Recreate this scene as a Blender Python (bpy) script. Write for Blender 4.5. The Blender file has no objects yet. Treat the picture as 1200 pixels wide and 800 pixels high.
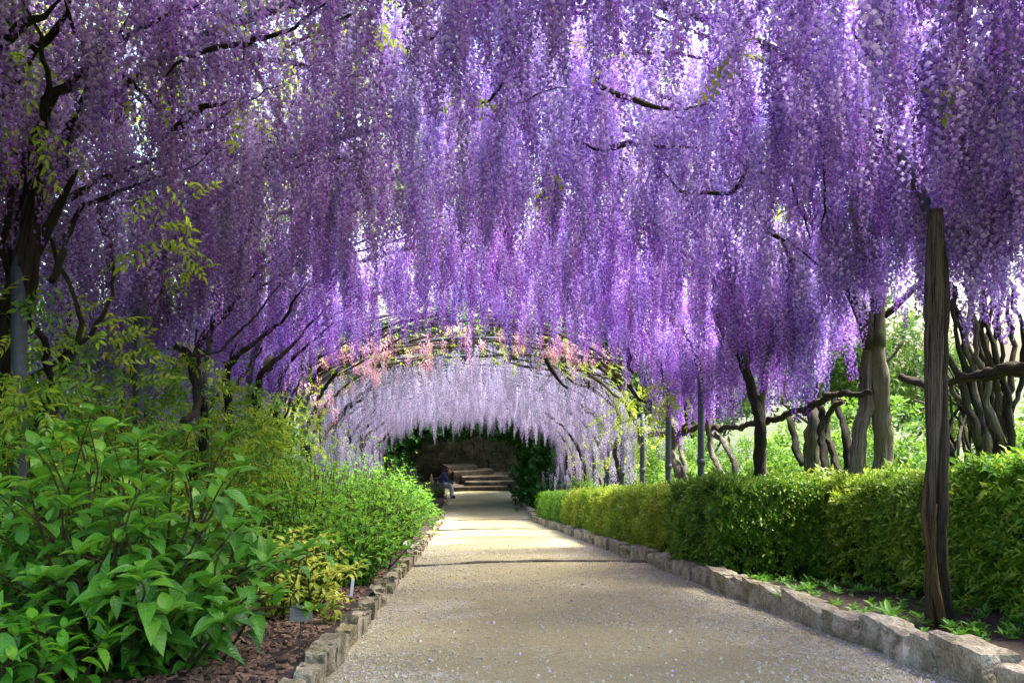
import bpy, math, random
import numpy as np
from mathutils import Vector, Matrix

# ---------------------------------------------------------------- camera, sky, sun, exposure
sc = bpy.context.scene
COL = sc.collection
YAW = math.radians(3.26)
cam_d = bpy.data.cameras.new('camera'); cam = bpy.data.objects.new('camera', cam_d); COL.objects.link(cam)
cam.location = (0, 0, 0); cam.rotation_euler = (math.pi / 2, 0, -YAW)
cam_d.sensor_width = 36; cam_d.lens = 30; cam_d.clip_start = 0.05; cam_d.clip_end = 2000
sc.camera = cam
SUN_DIR = Vector((0.50, 0.12, 0.86)).normalized()          # towards the sun
w = bpy.data.worlds.new('World'); sc.world = w; w.use_nodes = True
nt = w.node_tree; bg = nt.nodes['Background']
sky = nt.nodes.new('ShaderNodeTexSky'); sky.sky_type = 'NISHITA'; sky.sun_disc = False
sky.sun_elevation = math.asin(SUN_DIR.z); sky.sun_rotation = math.atan2(SUN_DIR.x, SUN_DIR.y)
sky.air_density = 1.0; sky.dust_density = 3.0; sky.ozone_density = 0.6
nt.links.new(sky.outputs[0], bg.inputs[0]); bg.inputs[1].default_value = 0.135
sun_d = bpy.data.lights.new('sun', 'SUN'); sun_o = bpy.data.objects.new('sun', sun_d); COL.objects.link(sun_o)
sun_d.energy = 3.6; sun_d.angle = math.radians(18); sun_d.color = (1.0, 0.95, 0.87)
sun_o.rotation_euler = SUN_DIR.to_track_quat('Z', 'Y').to_euler(); sun_o.location = (8, -6, 14)
sc.view_settings.view_transform = 'Standard'; sc.view_settings.look = 'None'
sc.view_settings.exposure = 2.6; sc.view_settings.gamma = 1.0
sc.render.engine = 'CYCLES'
cy = sc.cycles
cy.max_bounces = 5; cy.diffuse_bounces = 3; cy.glossy_bounces = 2; cy.transmission_bounces = 4; cy.transparent_max_bounces = 4
cy.use_denoising = True; cy.denoiser = 'OPENIMAGEDENOISE'; cy.denoising_prefilter = 'NONE'; cy.caustics_reflective = False; cy.caustics_refractive = False
cy.sample_clamp_indirect = 6

random.seed(7); rng = np.random.default_rng(7)
U = random.uniform
TH = YAW
FWD = np.array([math.sin(TH), math.cos(TH), 0.0]); RGT = np.array([math.cos(TH), -math.sin(TH), 0.0])
HC = 0.85; SLOPE = 0.18

# ---------------------------------------------------------------- helpers: places
def G(y):
    """height of the path surface at distance y (the garden runs downhill)"""
    if y <= 27: return -HC - SLOPE * y
    if y <= 38: return -HC - SLOPE * 27 - 0.09 * (y - 27)
    return -HC - SLOPE * 27 - 0.09 * 11
def ray(px, py): return FWD + RGT * ((px - 600) / 1000) + np.array([0, 0, (400 - py) / 1000])
def at_y(px, py, y): d = ray(px, py); return d * (y / d[1])
def at_x(px, py, x): d = ray(px, py); return d * (x / d[0])
def on_ground(px, py, dz=0.0):
    d = ray(px, py); lo = 0.5
    for i in range(1, 6000):
        t = i * 0.01
        p = d * t
        if p[2] <= G(p[1]) + dz: return p
    return d * 60
def project(p):
    p = np.asarray(p, float); dep = p @ FWD
    return np.stack([600 + 1000 * (p @ RGT) / dep, 400 - 1000 * p[..., 2] / dep, dep], -1)
ARCHES = {'purple': (0.12, 3.35, 2.35, 1.95), 'pale': (0.12, 3.2, 2.3, 1.4)}   # centre x, half width, springing, rise
def arch_h(x, kind):
    c, a, s, r = ARCHES[kind]; q = 1 - ((x - c) / a) ** 2
    return s + r * math.sqrt(q) if q > 0 else s
def on_arch(px, py, drop=0.35, kind='purple'):
    d = ray(px, py)
    for i in range(150, 2500):
        p = d * (i * 0.01)
        if p[2] - G(p[1]) >= arch_h(p[0], kind) - drop: return p
        c, a = ARCHES[kind][:2]
        if abs(p[0] - c) > a: return p
    return d * 12

# ---------------------------------------------------------------- helpers: objects
def mesh_of(name, V, F, mat, smooth=False, attrs=None):
    me = bpy.data.meshes.new(name)
    me.from_pydata([tuple(v) for v in np.asarray(V, float).tolist()], [], F if isinstance(F, list) else F.tolist())
    if attrs:
        for k, a in attrs.items():
            a = np.asarray(a, np.float32)
            if a.ndim == 2:
                at = me.attributes.new(k, 'FLOAT_VECTOR', 'POINT'); at.data.foreach_set('vector', a.ravel())
            else:
                at = me.attributes.new(k, 'FLOAT', 'POINT'); at.data.foreach_set('value', a)
    if mat is not None: me.materials.append(mat)
    if smooth: me.polygons.foreach_set('use_smooth', [True] * len(me.polygons))
    me.update(); return me
def obj(name, me, parent=None, loc=(0, 0, 0), rot=(0, 0, 0), scl=1.0):
    o = bpy.data.objects.new(name, me); COL.objects.link(o)
    o.location = loc; o.rotation_euler = rot; o.scale = (scl,) * 3 if not hasattr(scl, '__len__') else scl
    if parent is not None: o.parent = parent
    return o
def tag(o, label=None, cat=None, group=None, kind=None):
    if label: o['label'] = label
    if cat: o['category'] = cat
    if group: o['group'] = group
    if kind: o['kind'] = kind
    return o
def thing(name, loc, label, cat, group=None):
    o = bpy.data.objects.new(name, None); COL.objects.link(o); o.location = tuple(loc); o.empty_display_size = 0.1
    return tag(o, label, cat, group)
class MB:
    """collects pieces of one mesh"""
    def __init__(s): s.V = []; s.F = []; s.n = 0; s.A = {}
    def add(s, V, F, **attrs):
        V = np.asarray(V, float); s.V.append(V)
        s.F.extend([tuple(int(i) + s.n for i in f) for f in F]); s.n += len(V)
        for k, a in attrs.items(): s.A.setdefault(k, []).append(np.asarray(a, float))
    def mesh(s, name, mat, smooth=False, origin=(0, 0, 0)):
        V = np.concatenate(s.V) - np.asarray(origin)
        at = {k: np.concatenate(a) for k, a in s.A.items()}
        return mesh_of(name, V, s.F, mat, smooth, {k: a for k, a in at.items() if len(a) == len(V)})
def catmull(P, step=0.08):
    P = np.asarray(P, float)
    if len(P) < 3: 
        n = max(2, int(np.linalg.norm(P[-1] - P[0]) / step)); t = np.linspace(0, 1, n)[:, None]
        return P[0] * (1 - t) + P[-1] * t, np.linspace(0, 1, n)
    Q = np.vstack([2 * P[0] - P[1], P, 2 * P[-1] - P[-2]]); out = []; par = []
    m = len(P) - 1
    for i in range(m):
        p0, p1, p2, p3 = Q[i:i + 4]
        n = max(2, int(np.linalg.norm(p2 - p1) / step))
        for k in range(n):
            t = k / n
            out.append(0.5 * ((2 * p1) + (-p0 + p2) * t + (2 * p0 - 5 * p1 + 4 * p2 - p3) * t * t + (-p0 + 3 * p1 - 3 * p2 + p3) * t ** 3)); par.append((i + t) / m)
    out.append(P[-1]); par.append(1.0)
    return np.array(out), np.array(par)
def tube(P, r, sides=8, step=0.08, rough=0.12, wob=0.0, seed=0, ridges=0):
    """round-section limb through the points P; r is a list of radii along it"""
    C, par = catmull(P, step); g = np.random.default_rng(seed + 11)
    n = len(C)
    if wob:
        k = np.cumsum(g.normal(0, 1, (n, 3)), 0); k -= np.linspace(0, 1, n)[:, None] * k[-1]; C = C + k * wob * (step ** 0.5)
    R = np.interp(par, np.linspace(0, 1, len(r)), r)
    T = np.gradient(C, axis=0); T /= np.linalg.norm(T, axis=1)[:, None] + 1e-9
    up = np.array([0.3, 0.9, 0.2]) if abs(T[0] @ np.array([0.3, 0.9, 0.2])) < 0.8 else np.array([1.0, 0, 0])
    N = np.cross(T[0], up); N /= np.linalg.norm(N)
    V = np.zeros((n * sides + 2, 3)); UVW = np.zeros((n * sides + 2, 3))
    L = np.concatenate([[0], np.cumsum(np.linalg.norm(np.diff(C, axis=0), axis=1))])
    ph = g.uniform(0, 6.28); off = g.uniform(0, 50)
    ang = np.linspace(0, 2 * math.pi, sides, endpoint=False)
    bumps = g.normal(0, 1, (n, sides)); bumps[1:] = 0.5 * bumps[1:] + 0.5 * bumps[:-1]
    for i in range(n):
        N = N - T[i] * (N @ T[i]); N /= np.linalg.norm(N) + 1e-9; B = np.cross(T[i], N)
        rr = R[i] * (1 + rough * bumps[i] + (0.16 * np.cos(ridges * ang + L[i] * 3.1 + ph) if ridges else 0))
        V[i * sides:(i + 1) * sides] = C[i] + (np.cos(ang) * rr)[:, None] * N + (np.sin(ang) * rr)[:, None] * B
        UVW[i * sides:(i + 1) * sides] = np.stack([np.cos(ang), np.sin(ang), np.full(sides, L[i] + off)], 1)
    V[-2] = C[0]; V[-1] = C[-1]; UVW[-2] = UVW[0]; UVW[-1] = UVW[(n - 1) * sides]
    F = []
    for i in range(n - 1):
        for j in range(sides):
            k = (j + 1) % sides
            F.append((i * sides + j, i * sides + k, (i + 1) * sides + k, (i + 1) * sides + j))
    for j in range(sides):
        k = (j + 1) % sides
        F.append((n * sides, k, j)); F.append((n * sides + 1, (n - 1) * sides + j, (n - 1) * sides + k))
    return V, F, UVW
def limb(name, P, r, mat, parent, origin, **kw):
    V, F, W = tube(P, r, **kw)
    return obj(name, mesh_of(name, V - np.asarray(origin), F, mat, True, {'tuv': W}), parent)
def rotmat(z, y, x=None):
    """frame whose Y runs along y and Z near z"""
    y = y / (np.linalg.norm(y) + 1e-9); xx = np.cross(y, z); xx /= np.linalg.norm(xx) + 1e-9
    return np.stack([xx, y, np.cross(xx, y)], 1)
def snoise(x, y, s=1.0, k=0):
    return (math.sin(x * 1.7 * s + k) + math.sin(y * 2.3 * s + 1.3 * k) + math.sin((x + y) * 1.1 * s + 2.1 * k) + math.sin((x - 1.7 * y) * 2.9 * s + k * .7)) / 4

# ---------------------------------------------------------------- materials
def nodes(name):
    m = bpy.data.materials.new(name); m.use_nodes = True; t = m.node_tree
    return m, t, t.nodes['Principled BSDF'], t.nodes['Material Output']
def N(t, kind, **kw):
    n = t.nodes.new(kind)
    for k, v in kw.items(): setattr(n, k, v)
    return n
def ramp(t, src, stops):
    r = N(t, 'ShaderNodeValToRGB'); e = r.color_ramp.elements
    while len(e) < len(stops): e.new(0.5)
    for i, (p, c) in enumerate(stops): e[i].position = p; e[i].color = (*c, 1)
    t.links.new(src, r.inputs[0]); return r.outputs[0]
def mixc(t, fac, a, b, mode='MIX'):
    m = N(t, 'ShaderNodeMix', data_type='RGBA', blend_type=mode)
    for s, v in ((m.inputs[0], fac), (m.inputs[6], a), (m.inputs[7], b)):
        if hasattr(v, 'links') or hasattr(v, 'is_linked'): t.links.new(v, s)
        elif isinstance(v, (int, float)): s.default_value = v
        else: s.default_value = (*v, 1)
    return m.outputs[2]
def math_(t, op, a, b=0.0):
    m = N(t, 'ShaderNodeMath', operation=op)
    for s, v in ((m.inputs[0], a), (m.inputs[1], b)):
        if isinstance(v, (int, float)): s.default_value = v
        else: t.links.new(v, s)
    return m.outputs[0]
def noise(t, vec, scale, detail=4, rough=0.55, dim='3D'):
    n = N(t, 'ShaderNodeTexNoise'); n.inputs['Scale'].default_value = scale; n.inputs['Detail'].default_value = detail; n.inputs['Roughness'].default_value = rough
    if vec is not None: t.links.new(vec, n.inputs['Vector'])
    return n.outputs[0]
def bump(t, h, strength, dist, bs):
    b = N(t, 'ShaderNodeBump'); b.inputs['Strength'].default_value = strength; b.inputs['Distance'].default_value = dist
    t.links.new(h, b.inputs['Height']); t.links.new(b.outputs[0], bs.inputs['Normal'])
def attr(t, name, out='Fac'):
    a = N(t, 'ShaderNodeAttribute'); a.attribute_name = name; return a.outputs[out]
def petal(name, banner, keel, pale, trans=0.46):
    """wisteria florets: pale open banner petals, deeper keels and buds, each raceme a little different"""
    m, t, bs, out = nodes(name)
    info = N(t, 'ShaderNodeObjectInfo'); tone = attr(t, 'tone')
    c = ramp(t, tone, [(0.0, pale), (0.42, banner), (1.0, keel)])
    hs = N(t, 'ShaderNodeHueSaturation'); t.links.new(c, hs.inputs['Color'])
    t.links.new(math_(t, 'ADD', math_(t, 'MULTIPLY', info.outputs['Random'], 0.05), 0.475), hs.inputs['Hue'])
    r2 = math_(t, 'FRACT', math_(t, 'MULTIPLY', info.outputs['Random'], 7.31))
    t.links.new(math_(t, 'ADD', math_(t, 'MULTIPLY', r2, 0.70), 0.62), hs.inputs['Value'])
    r3 = math_(t, 'FRACT', math_(t, 'MULTIPLY', info.outputs['Random'], 23.7))
    t.links.new(math_(t, 'ADD', math_(t, 'MULTIPLY', r3, 0.35), 0.85), hs.inputs['Saturation'])
    d = N(t, 'ShaderNodeBsdfDiffuse'); tr = N(t, 'ShaderNodeBsdfTranslucent'); mx = N(t, 'ShaderNodeMixShader')
    mx.inputs[0].default_value = trans
    for b in (d, tr): t.links.new(hs.outputs[0], b.inputs[0])
    t.links.new(d.outputs[0], mx.inputs[1]); t.links.new(tr.outputs[0], mx.inputs[2]); t.links.new(mx.outputs[0], out.inputs[0])
    t.nodes.remove(bs); return m
def leafm(name, dark, mid, tip, trans=0.35, rough=0.42, veins=True, patch=0.0, patchcol=(0.3, 0.26, 0.03), spec=0.35):
    """leaves: colour by leaf, paler towards young tips, veins, translucent"""
    m, t, bs, out = nodes(name)
    info = N(t, 'ShaderNodeObjectInfo'); tone = attr(t, 'tone')
    f = math_(t, 'ADD', math_(t, 'MULTIPLY', tone, 0.75), math_(t, 'MULTIPLY', info.outputs['Random'], 0.25))
    c = ramp(t, f, [(0.05, dark), (0.5, mid), (1.0, tip)])
    if patch:
        nz = noise(t, info.outputs['Location'], 1.1, 2); k = ramp(t, nz, [(0.45, (0, 0, 0)), (0.62, (patch,) * 3)])
        c = mixc(t, k, c, patchcol)
    if veins:
        lu = attr(t, 'lu'); lv = attr(t, 'lv')
        au = math_(t, 'ABSOLUTE', lu)
        v = math_(t, 'SINE', math_(t, 'MULTIPLY', math_(t, 'SUBTRACT', lv, math_(t, 'MULTIPLY', au, 0.22)), 46.0))
        rib = math_(t, 'LESS_THAN', au, 0.06)
        hgt = math_(t, 'SUBTRACT', math_(t, 'MULTIPLY', v, 0.5), math_(t, 'MULTIPLY', rib, 1.5))
        bump(t, hgt, 0.35, 0.004, bs)
        c = mixc(t, math_(t, 'MULTIPLY', rib, 0.35), c, tip)
    t.links.new(c, bs.inputs['Base Color']); bs.inputs['Roughness'].default_value = rough; bs.inputs['Specular IOR Level'].default_value = spec
    tr = N(t, 'ShaderNodeBsdfTranslucent'); mx = N(t, 'ShaderNodeMixShader'); mx.inputs[0].default_value = trans
    hs = N(t, 'ShaderNodeHueSaturation'); hs.inputs['Hue'].default_value = 0.485; hs.inputs['Value'].default_value = 1.5; t.links.new(c, hs.inputs['Color'])
    t.links.new(hs.outputs[0], tr.inputs[0]); t.links.new(bs.outputs[0], mx.inputs[1]); t.links.new(tr.outputs[0], mx.inputs[2]); t.links.new(mx.outputs[0], out.inputs[0])
    return m
def bark(name, a, b, moss=None, scale=5.0):
    m, t, bs, out = nodes(name)
    v = N(t, 'ShaderNodeVectorMath', operation='MULTIPLY'); t.links.new(attr(t, 'tuv', 'Vector'), v.inputs[0]); v.inputs[1].default_value = (1.0, 1.0, 0.55)
    na_ = noise(t, v.outputs[0], scale, 8, 0.7); nb_ = noise(t, v.outputs[0], scale * 3.1, 5, 0.7)
    n1 = mixc(t, 0.45, na_, nb_)
    geo = N(t, 'ShaderNodeNewGeometry'); n2 = noise(t, geo.outputs['Position'], 3.0, 3)
    c = ramp(t, n1, [(0.43, tuple(x * .5 for x in a)), (0.50, tuple((x + y) / 2 for x, y in zip(a, b))), (0.58, b)])
    if moss: c = mixc(t, ramp(t, n2, [(0.5, (0, 0, 0)), (0.66, (0.75,) * 3)]), c, moss)
    t.links.new(c, bs.inputs['Base Color']); bs.inputs['Roughness'].default_value = 0.85; bs.inputs['Specular IOR Level'].default_value = 0.15
    bump(t, n1, 1.0, 0.05, bs); return m
def stone(name, a, b, moss, mossamt=0.5, scale=6.0):
    m, t, bs, out = nodes(name)
    geo = N(t, 'ShaderNodeNewGeometry'); info = N(t, 'ShaderNodeObjectInfo')
    n1 = noise(t, geo.outputs['Position'], scale, 7, 0.6); n2 = noise(t, geo.outputs['Position'], scale * 0.6, 4); n3 = noise(t, geo.outputs['Position'], scale * 9, 3)
    c = ramp(t, mixc(t, .35, n1, n3), [(0.38, tuple(x * .55 for x in a)), (0.47, a), (0.60, b)])
    c = mixc(t, math_(t, 'MULTIPLY', info.outputs['Random'], 0.35), c, tuple(x * 0.7 for x in a))
    c = mixc(t, ramp(t, n2, [(0.52, (0, 0, 0)), (0.68, (mossamt,) * 3)]), c, moss)
    t.links.new(c, bs.inputs['Base Color']); bs.inputs['Roughness'].default_value = 0.9; bs.inputs['Specular IOR Level'].default_value = 0.2
    bump(t, mixc(t, 0.35, n1, n3), 1.0, 0.06, bs); return m
def plain(name, col, rough=0.6, metal=0.0, nz=0.0, scale=20.0, col2=None):
    m, t, bs, out = nodes(name)
    if col2 or nz:
        geo = N(t, 'ShaderNodeNewGeometry'); n1 = noise(t, geo.outputs['Position'], scale, 5)
        t.links.new(ramp(t, n1, [(0.35, col), (0.68, col2 or col)]), bs.inputs['Base Color'])
        if nz: bump(t, n1, nz, 0.01, bs)
    else: bs.inputs['Base Color'].default_value = (*col, 1)
    bs.inputs['Roughness'].default_value = rough; bs.inputs['Metallic'].default_value = metal; return m

M_purple = petal('violet_petals', (0.43, 0.24, 0.68), (0.18, 0.03, 0.34), (0.84, 0.74, 0.95))
M_lav = petal('soft_lavender_petals', (0.47, 0.33, 0.74), (0.20, 0.06, 0.38), (0.88, 0.81, 0.97))
M_shade = petal('shaded_violet_petals', (0.34, 0.22, 0.48), (0.16, 0.05, 0.27), (0.66, 0.57, 0.77))  # violet greyed and dulled: shade of that roof half put into the petals
M_pale = petal('pale_lilac_petals', (0.36, 0.31, 0.44), (0.20, 0.15, 0.28), (0.58, 0.54, 0.64))
M_pink = petal('pink_petals', (0.78, 0.42, 0.52), (0.62, 0.24, 0.36), (0.90, 0.68, 0.74))
M_rachis = plain('raceme_stalk', (0.20, 0.17, 0.16), 0.7)
M_wleaf = leafm('wisteria_leaf', (0.11, 0.19, 0.015), (0.22, 0.34, 0.02), (0.40, 0.46, 0.04), 0.5, 0.5, veins=False)
M_lime = leafm('lime_wisteria_leaf', (0.17, 0.30, 0.015), (0.28, 0.44, 0.02), (0.40, 0.52, 0.05), 0.5, 0.45, veins=False)
M_hyd = leafm('broad_leaf', (0.03, 0.13, 0.012), (0.085, 0.28, 0.018), (0.25, 0.50, 0.04), 0.34, 0.36, spec=0.5)
M_rose = leafm('shrub_leaf', (0.03, 0.14, 0.012), (0.085, 0.31, 0.015), (0.26, 0.50, 0.03), 0.4, 0.42)
M_yel = leafm('variegated_leaf', (0.12, 0.25, 0.015), (0.36, 0.42, 0.04), (0.66, 0.62, 0.16), 0.35, 0.45)
M_hedge = leafm('box_leaf', (0.05, 0.15, 0.008), (0.15, 0.29, 0.012), (0.44, 0.50, 0.04), 0.32, 0.45, veins=False, patch=0.3, patchcol=(0.34, 0.30, 0.03))
M_hedge2 = leafm('olive_box_leaf', (0.05, 0.12, 0.01), (0.15, 0.26, 0.015), (0.42, 0.48, 0.05), 0.32, 0.45, veins=False, patch=0.5, patchcol=(0.06, 0.20, 0.015))
M_hedge4 = leafm('shaded_box_leaf', (0.02, 0.085, 0.008), (0.07, 0.19, 0.012), (0.30, 0.42, 0.03), 0.32, 0.45, veins=False)  # green darkened: shade on the hedge end is put into the leaf colour
M_hedge5 = leafm('fresh_box_leaf', (0.03, 0.12, 0.01), (0.09, 0.25, 0.015), (0.42, 0.50, 0.06), 0.35, 0.45, veins=False)
M_hedge3 = leafm('bright_box_leaf', (0.03, 0.11, 0.006), (0.09, 0.25, 0.012), (0.22, 0.40, 0.02), 0.32, 0.45, veins=False)
M_bush = leafm('garden_bush_leaf', (0.04, 0.11, 0.012), (0.10, 0.23, 0.02), (0.23, 0.36, 0.04), 0.4, 0.5, veins=False)
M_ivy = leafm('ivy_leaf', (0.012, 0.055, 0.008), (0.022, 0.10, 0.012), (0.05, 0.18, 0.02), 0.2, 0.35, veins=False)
M_tree = leafm('tree_leaf', (0.03, 0.07, 0.010), (0.06, 0.13, 0.016), (0.14, 0.24, 0.03), 0.35, 0.5, veins=False)
M_weed = leafm('weed_leaf', (0.04, 0.16, 0.012), (0.08, 0.26, 0.016), (0.16, 0.36, 0.03), 0.35, 0.45, veins=False)
M_bark = bark('vine_bark', (0.030, 0.024, 0.015), (0.11, 0.09, 0.06), (0.06, 0.075, 0.02))
M_barkd = bark('dark_vine_bark', (0.014, 0.011, 0.008), (0.05, 0.042, 0.03), (0.035, 0.045, 0.012))
M_barkg = bark('grey_weathered_bark', (0.07, 0.06, 0.045), (0.26, 0.23, 0.18), (0.12, 0.11, 0.045), 4.0)
M_post = bark('split_wood_post', (0.03, 0.024, 0.018), (0.17, 0.14, 0.105), None, 4.0)
M_stem = bark('reddish_stem', (0.09, 0.06, 0.025), (0.22, 0.15, 0.07))
M_steel = plain('painted_steel', (0.032, 0.04, 0.05), 0.6, 0.0, 0.0, 14.0, (0.06, 0.07, 0.085))
M_kerb = stone('kerb_stone', (0.33, 0.28, 0.19), (0.62, 0.56, 0.42), (0.15, 0.13, 0.05), 0.55)
M_kerbl = stone('mossy_kerb_stone', (0.25, 0.21, 0.13), (0.44, 0.39, 0.27), (0.16, 0.15, 0.05), 0.7)
M_wall = stone('old_wall_stone', (0.07, 0.055, 0.035), (0.17, 0.14, 0.09), (0.035, 0.045, 0.02), 0.6, 2.0)
M_step = stone('stair_stone', (0.055, 0.043, 0.03), (0.13, 0.105, 0.072), (0.06, 0.05, 0.028), 0.6, 3.0)

# ---------------------------------------------------------------- ground, path, beds
XL, XR = -0.645, 2.24            # inner faces of the two kerbs
YS = np.concatenate([np.arange(-6, 14, 0.25), np.arange(14, 46, 0.5), np.arange(46, 130, 6)])
def sheet(name, xs, ys, zf, mat):
    V = [(x, y, zf(x, y)) for y in ys for x in xs]; n = len(xs)
    F = [(j * n + i, j * n + i + 1, (j + 1) * n + i + 1, (j + 1) * n + i) for j in range(len(ys) - 1) for i in range(n - 1)]
    return obj(name, mesh_of(name, V, F, mat, True))
def soil_mat(name, a, b, scale):
    m, t, bs, out = nodes(name); geo = N(t, 'ShaderNodeNewGeometry')
    n1 = noise(t, geo.outputs['Position'], scale, 8, 0.7); n2 = noise(t, geo.outputs['Position'], 0.7, 3)
    c = mixc(t, n2, ramp(t, n1, [(0.3, a), (0.7, b)]), tuple(x * 0.6 for x in a))
    t.links.new(c, bs.inputs['Base Color']); bs.inputs['Roughness'].default_value = 0.95
    bump(t, n1, 1.0, 0.03, bs); return m
M_ground = soil_mat('garden_ground', (0.045, 0.06, 0.018), (0.10, 0.12, 0.035), 9)
M_soil = soil_mat('bed_soil', (0.035, 0.022, 0.014), (0.13, 0.085, 0.055), 22)
xs_far = np.concatenate([np.arange(-90, -8, 8), np.arange(-8, 8.1, 1.0), np.arange(10, 91, 8)])
def ground_z(x, y):
    z = G(y) - 0.10 + 0.04 * snoise(x, y, .5)
    if x > 6: z += 0.10 * min(x - 6, 14)
    if x < -6: z -= 0.04 * min(-6 - x, 14)
    return z
tag(sheet('ground', xs_far, YS, ground_z, M_ground), 'green garden ground sloping downhill beyond the pergola', kind='structure')
# compacted gravel path
m, t, bs, out = nodes('path_gravel'); geo = N(t, 'ShaderNodeNewGeometry'); pos = geo.outputs['Position']
sep = N(t, 'ShaderNodeSeparateXYZ'); t.links.new(pos, sep.inputs[0])
fine = noise(t, pos, 95, 3, 0.7); midn = noise(t, pos, 22, 5, 0.65); big = noise(t, pos, 1.3, 4, 0.6)
vor = N(t, 'ShaderNodeTexVoronoi'); vor.inputs['Scale'].default_value = 130; t.links.new(pos, vor.inputs['Vector'])
vc = N(t, 'ShaderNodeSeparateColor'); t.links.new(vor.outputs['Color'], vc.inputs[0])
base = ramp(t, fine, [(0.28, (0.20, 0.165, 0.082)), (0.5, (0.325, 0.282, 0.150)), (0.72, (0.45, 0.41, 0.25))])
peb = ramp(t, vc.outputs[0], [(0.0, (0.20, 0.17, 0.12)), (0.5, (0.41, 0.37, 0.24)), (1.0, (0.64, 0.605, 0.46))])
# loose pale stones gather along the kerbs and in washed patches
edge = math_(t, 'ABSOLUTE', math_(t, 'SUBTRACT', sep.outputs[0], (XL + XR) / 2))
edge = math_(t, 'MULTIPLY', math_(t, 'SUBTRACT', edge, 0.75), 0.55)
loose = math_(t, 'ADD', math_(t, 'MULTIPLY', math_(t, 'SUBTRACT', big, 0.44), 3.0), edge)
loose = ramp(t, math_(t, 'ADD', loose, math_(t, 'MULTIPLY', math_(t, 'SUBTRACT', midn, 0.5), 1.6)), [(0.2, (0, 0, 0)), (0.65, (0.9,) * 3)])
c = mixc(t, loose, base, peb)
c = mixc(t, ramp(t, midn, [(0.35, (0.35,) * 3), (0.55, (0, 0, 0))]), c, (0.21, 0.17, 0.105))
t.links.new(c, bs.inputs['Base Color']); bs.inputs['Roughness'].default_value = 0.93; bs.inputs['Specular IOR Level'].default_value = 0.2
hh = mixc(t, loose, fine, vor.outputs['Distance']); bump(t, hh, 0.7, 0.012, bs)
M_path = m
STEPS = [10.3, 20.5, 27.4]            # low stone lips set across the path
def path_z(x, y):
    u = (x - (XL + XR) / 2) / ((XR - XL) / 2)
    z = G(y) + 0.025 * (1 - u * u) - 0.02 + 0.012 * snoise(x, y, 1.1)
    for s in STEPS: z += 0.025 * math.exp(-max(0.0, s - y) / 1.2) * (1 if y <= s else 0) - 0.015 * (math.exp(-(y - s) / 1.0) if y > s else 0)
    return z
ysp = np.sort(np.concatenate([np.arange(-6, 14, 0.12), np.arange(14, 38.3, 0.25)] + [[s - 0.005, s + 0.03] for s in STEPS]))
tag(sheet('path', np.linspace(XL - 0.05, XR + 0.05, 25), ysp, path_z, M_path), 'straight tan gravel path running downhill under the wisteria', kind='structure')
tag(sheet('bed_soil', np.linspace(-3.6, XL - 0.09, 9), YS[YS < 36], lambda x, y: G(y) + 0.07 + 0.03 * snoise(x * 3, y * 3) + (0.10 * (x + 2.5) if x < -2.5 else 0), M_soil), 'dark mulched earth of the planted bed', kind='structure')
tag(sheet('verge_soil', np.linspace(XR + 0.12, 4.6, 9), YS[YS < 36], lambda x, y: G(y) + 0.05 + 0.03 * snoise(x * 3, y * 3, 1, 2), M_soil), 'dark earth verge under the clipped hedge', kind='structure')
for i, s in enumerate(STEPS):
    bm = MB(); nseg = 22; xs = np.linspace(XL, XR, nseg)
    V = []; 
    for x in xs:
        zz = path_z(x, s - 0.01) + 0.007 + 0.005 * math.sin(x * 9 + i); j = 0.035 * math.sin(x * 1.3 + i * 2) + 0.012 * math.sin(x * 7)
        V += [(x, s - 0.03 + j, zz - 0.16), (x, s - 0.03 + j, zz), (x, s + 0.05 + j, zz), (x, s + 0.05 + j, zz - 0.16)]
    F = [(4 * a + k, 4 * a + (k + 1) % 4, 4 * a + 4 + (k + 1) % 4, 4 * a + 4 + k) for a in range(nseg - 1) for k in range(4)] + [(0, 1, 2, 3), (4 * nseg - 1, 4 * nseg - 2, 4 * nseg - 3, 4 * nseg - 4)]
    tag(obj('step_edging', mesh_of('step_edging', V, F, M_step)), ['thin stone lip across the path before the sunlit stretch', 'thin stone lip across the middle of the sunlit stretch', 'thin stone lip across the path where the shade begins before the stairs'][i], 'step', 'stone lips across the path')

# ---------------------------------------------------------------- kerb stones
def rock(sx, sy, sz, seed, rough=0.14, cuts=3):
    g = np.random.default_rng(seed); n = cuts + 1
    pts = {}; V = []; F = []
    def vid(a, b, c):
        k = (a, b, c)
        if k not in pts: pts[k] = len(V); V.append((a / n - .5, b / n - .5, c / n - .5))
        return pts[k]
    for a in range(n):
        for b in range(n):
            for fx in (0, n):
                q = [vid(fx, a, b), vid(fx, a + 1, b), vid(fx, a + 1, b + 1), vid(fx, a, b + 1)]; F.append(tuple(q if fx else q[::-1]))
                q = [vid(a, fx, b), vid(a, fx, b + 1), vid(a + 1, fx, b + 1), vid(a + 1, fx, b)]; F.append(tuple(q if fx else q[::-1]))
                q = [vid(a, b, fx), vid(a + 1, b, fx), vid(a + 1, b + 1, fx), vid(a, b + 1, fx)]; F.append(tuple(q if fx else q[::-1]))
    V = np.array(V); r = np.linalg.norm(np.abs(V * 2) ** 6, axis=1) ** (1 / 6)
    V = V / (0.75 + 0.25 * r[:, None]) * 0.98
    f = g.normal(0, 3, (5, 3)); ph = g.uniform(0, 6, 5); d = np.zeros(len(V))
    for k in range(5): d += np.sin(V @ f[k] * 1.8 + ph[k])
    V = V * (1 + rough * 0.22 * d[:, None]) + g.normal(0, rough * 0.055, V.shape)
    V[:, 2] += (0.06 * V[:, 0] * g.normal() + 0.06 * V[:, 1] * g.normal()) * (V[:, 2] > 0)
    return V * np.array([sx, sy, sz]), F
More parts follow.
